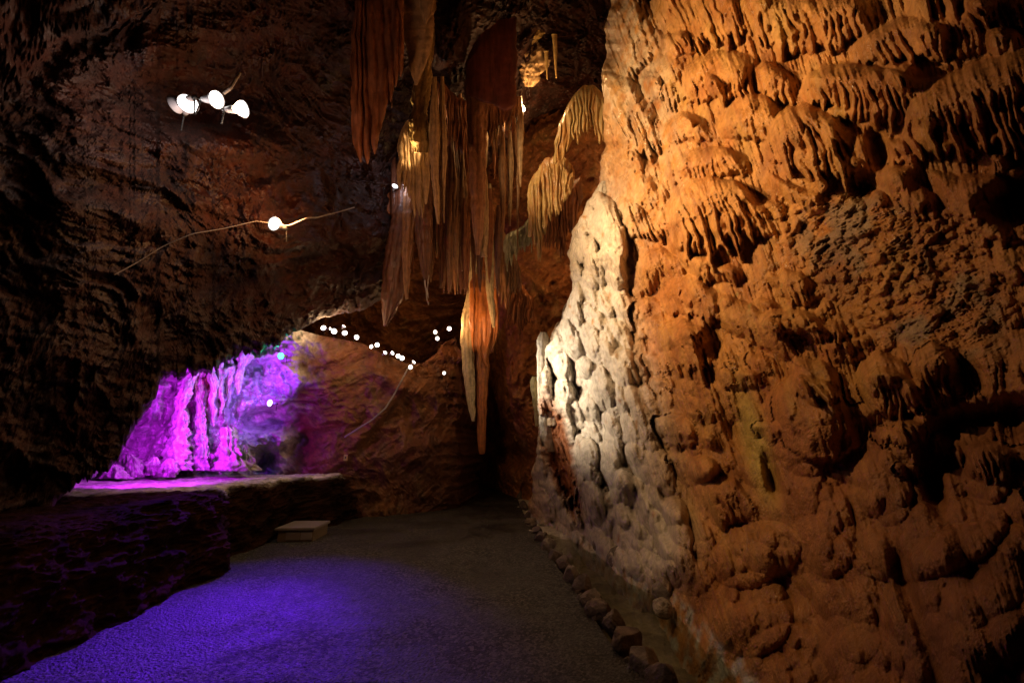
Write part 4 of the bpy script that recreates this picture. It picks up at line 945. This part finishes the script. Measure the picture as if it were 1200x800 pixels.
# step box beside the path
M_slab = plain('step_slab', (.22, .19, .17), .7); M_side = plain('step_side', (.16, .12, .075), .8); M_sidelit = plain('step_panel_lit', (.27, .25, .24), .7)
s0, Ds = ground_pt(366, 634.5)
st_ = empty('step_box', (s0[0], s0[1], 0)); st_.rotation_euler = (0, 0, math.radians(3))
tag(st_, 'low boxy stone step with an overhanging flat slab beside the path', 'step')
box('base', -.58, 0, 0, .72, .0, .175, M_side, st_, .008)
box('slab', -.63, .03, -.035, .77, .177, .222, M_slab, st_, .012)
box('front_panel', -.20, -.015, -.012, -.002, .03, .16, M_sidelit, st_, .003)  # paler colour paints in the light on the right of the front
box('front_panel', -.44, -.215, -.012, -.002, .03, .16, M_slab, st_, .003)

# ================================================================== LIGHTS (at the lamps, some added where no lamp stands)
from mathutils import Vector
def light(kind, pos, energy, color, size=.05, aim=None, spot=60, blend=.5, name='cave_light'):
    ld = bpy.data.lights.new(name, kind); ld.energy = energy; ld.color = color; ld.shadow_soft_size = size
    o = bpy.data.objects.new(name, ld); col.objects.link(o); o.location = pos
    if kind == 'SPOT':
        ld.spot_size = math.radians(spot); ld.spot_blend = blend
        o.rotation_euler = (Vector(aim)-Vector(pos)).to_track_quat('-Z', 'Y').to_euler()
    return o
U1 = lambda x, y, D: tuple(unproj(x, y, D))
WARM = (1, .74, .44); WHITE = (1, .9, .76)
light('SPOT', U1(292, 128, 5.0), 1800, (1, .66, .33), .06, U1(780, 190, 6.0), 72, 1)
light('SPOT', U1(262, 122, 5.05), 700, WARM, .07, U1(680, 210, 8.6), 40, .9)
light('SPOT', (-2.6, 3.9, 5.7), 640, (1, .62, .29), .09, (1.9, 4.4, 3.7), 76, 1)  # unseen light above the frame for the right wall, no lamp modelled
light('POINT', U1(226, 150, 5.25), 13, (1, .78, .72), .06)
light('POINT', U1(276, 152, 5.25), 10, (1, .65, .45), .06)
light('SPOT', U1(404, 383, 8.9), 1350, (1, .82, .58), .06, U1(705, 430, 7.7), 44, 1)
light('SPOT', U1(486, 418, 9.8), 900, (1, .84, .62), .06, U1(655, 450, 9.0), 52, 1)
light('SPOT', (-2.6, 3.9, 5.75), 1300, (1, .70, .36), .05, U1(660, 190, 9.0), 30, .9)  # second unseen overhead light, added to brighten the golden curtains
light('SPOT', U1(467, 212, 8.3), 170, (1, .72, .36), .04, U1(494, 125, 8.2), 60, .9)
for x, y, D, e in [(383, 378, 9.0, 15), (404, 381, 9.1, 11), (438, 399, 9.7, 7), (468, 412, 10.0, 6), (484, 420, 10.2, 6)]:
    light('POINT', U1(x, y, D), e, (1, .58, .28), .05)
light('POINT', U1(526, 380, 11.2), 30, (1, .52, .2), .05)
light('POINT', U1(618, 118, 9.6), 45, (1, .62, .28), .05)
light('POINT', U1(632, 120, 10.2), 60, (1, .58, .22), .08)
light('POINT', U1(600, 320, 11.9), 45, (1, .52, .18), .08)  # added back light among the hanging stone, no lamp here
light('SPOT', U1(520, 425, 9.6), 150, (1, .5, .18), .1, U1(595, 290, 12.5), 74, .9)
light('POINT', U1(338, 250, 6.1), 65, (1, .45, .16), .05)
light('POINT', U1(463, 216, 9.0), 5, (.9, .85, 1), .05)
# coloured show lights in the alcove, most added with no lamp at their place
light('SPOT', U1(176, 515, 6.8), 240, (.62, .02, 1), .03, U1(270, 470, 9.0), 100, .6)
light('SPOT', U1(210, 500, 6.7), 170, (.60, .012, 1), .03, U1(150, 585, 7.9), 110, .6)
light('SPOT', U1(300, 470, 7.9), 45, (.6, .35, 1), .03, U1(225, 470, 9.0), 100, .6)
light('SPOT', U1(314, 470, 8.3), 90, (.25, .04, 1), .05, U1(290, 430, 9.4), 120, .5)
light('SPOT', U1(325, 450, 8.4), 60, (.22, .01, 1), .04, U1(318, 500, 10), 90, 1)
light('POINT', U1(327, 417, 8.15), 8, (.02, 1, .5), .04)
light('SPOT', U1(240, 470, 7.7), 14, (1, .03, .10), .08, U1(258, 455, 9.1), 60, 1)
light('SPOT', U1(395, 400, 8.9), 800, (.13, .003, 1), .05, (-2.6, 4.9, 0), 52, 1)  # blue floor spots, added outside the alcove near the white string lamps
light('SPOT', U1(388, 396, 8.9), 2600, (.13, .003, 1), .05, (-2.8, 4.2, 0), 35, 1)
light('POINT', U1(205, 535, 7.0), 9, (.62, .01, 1), .04)
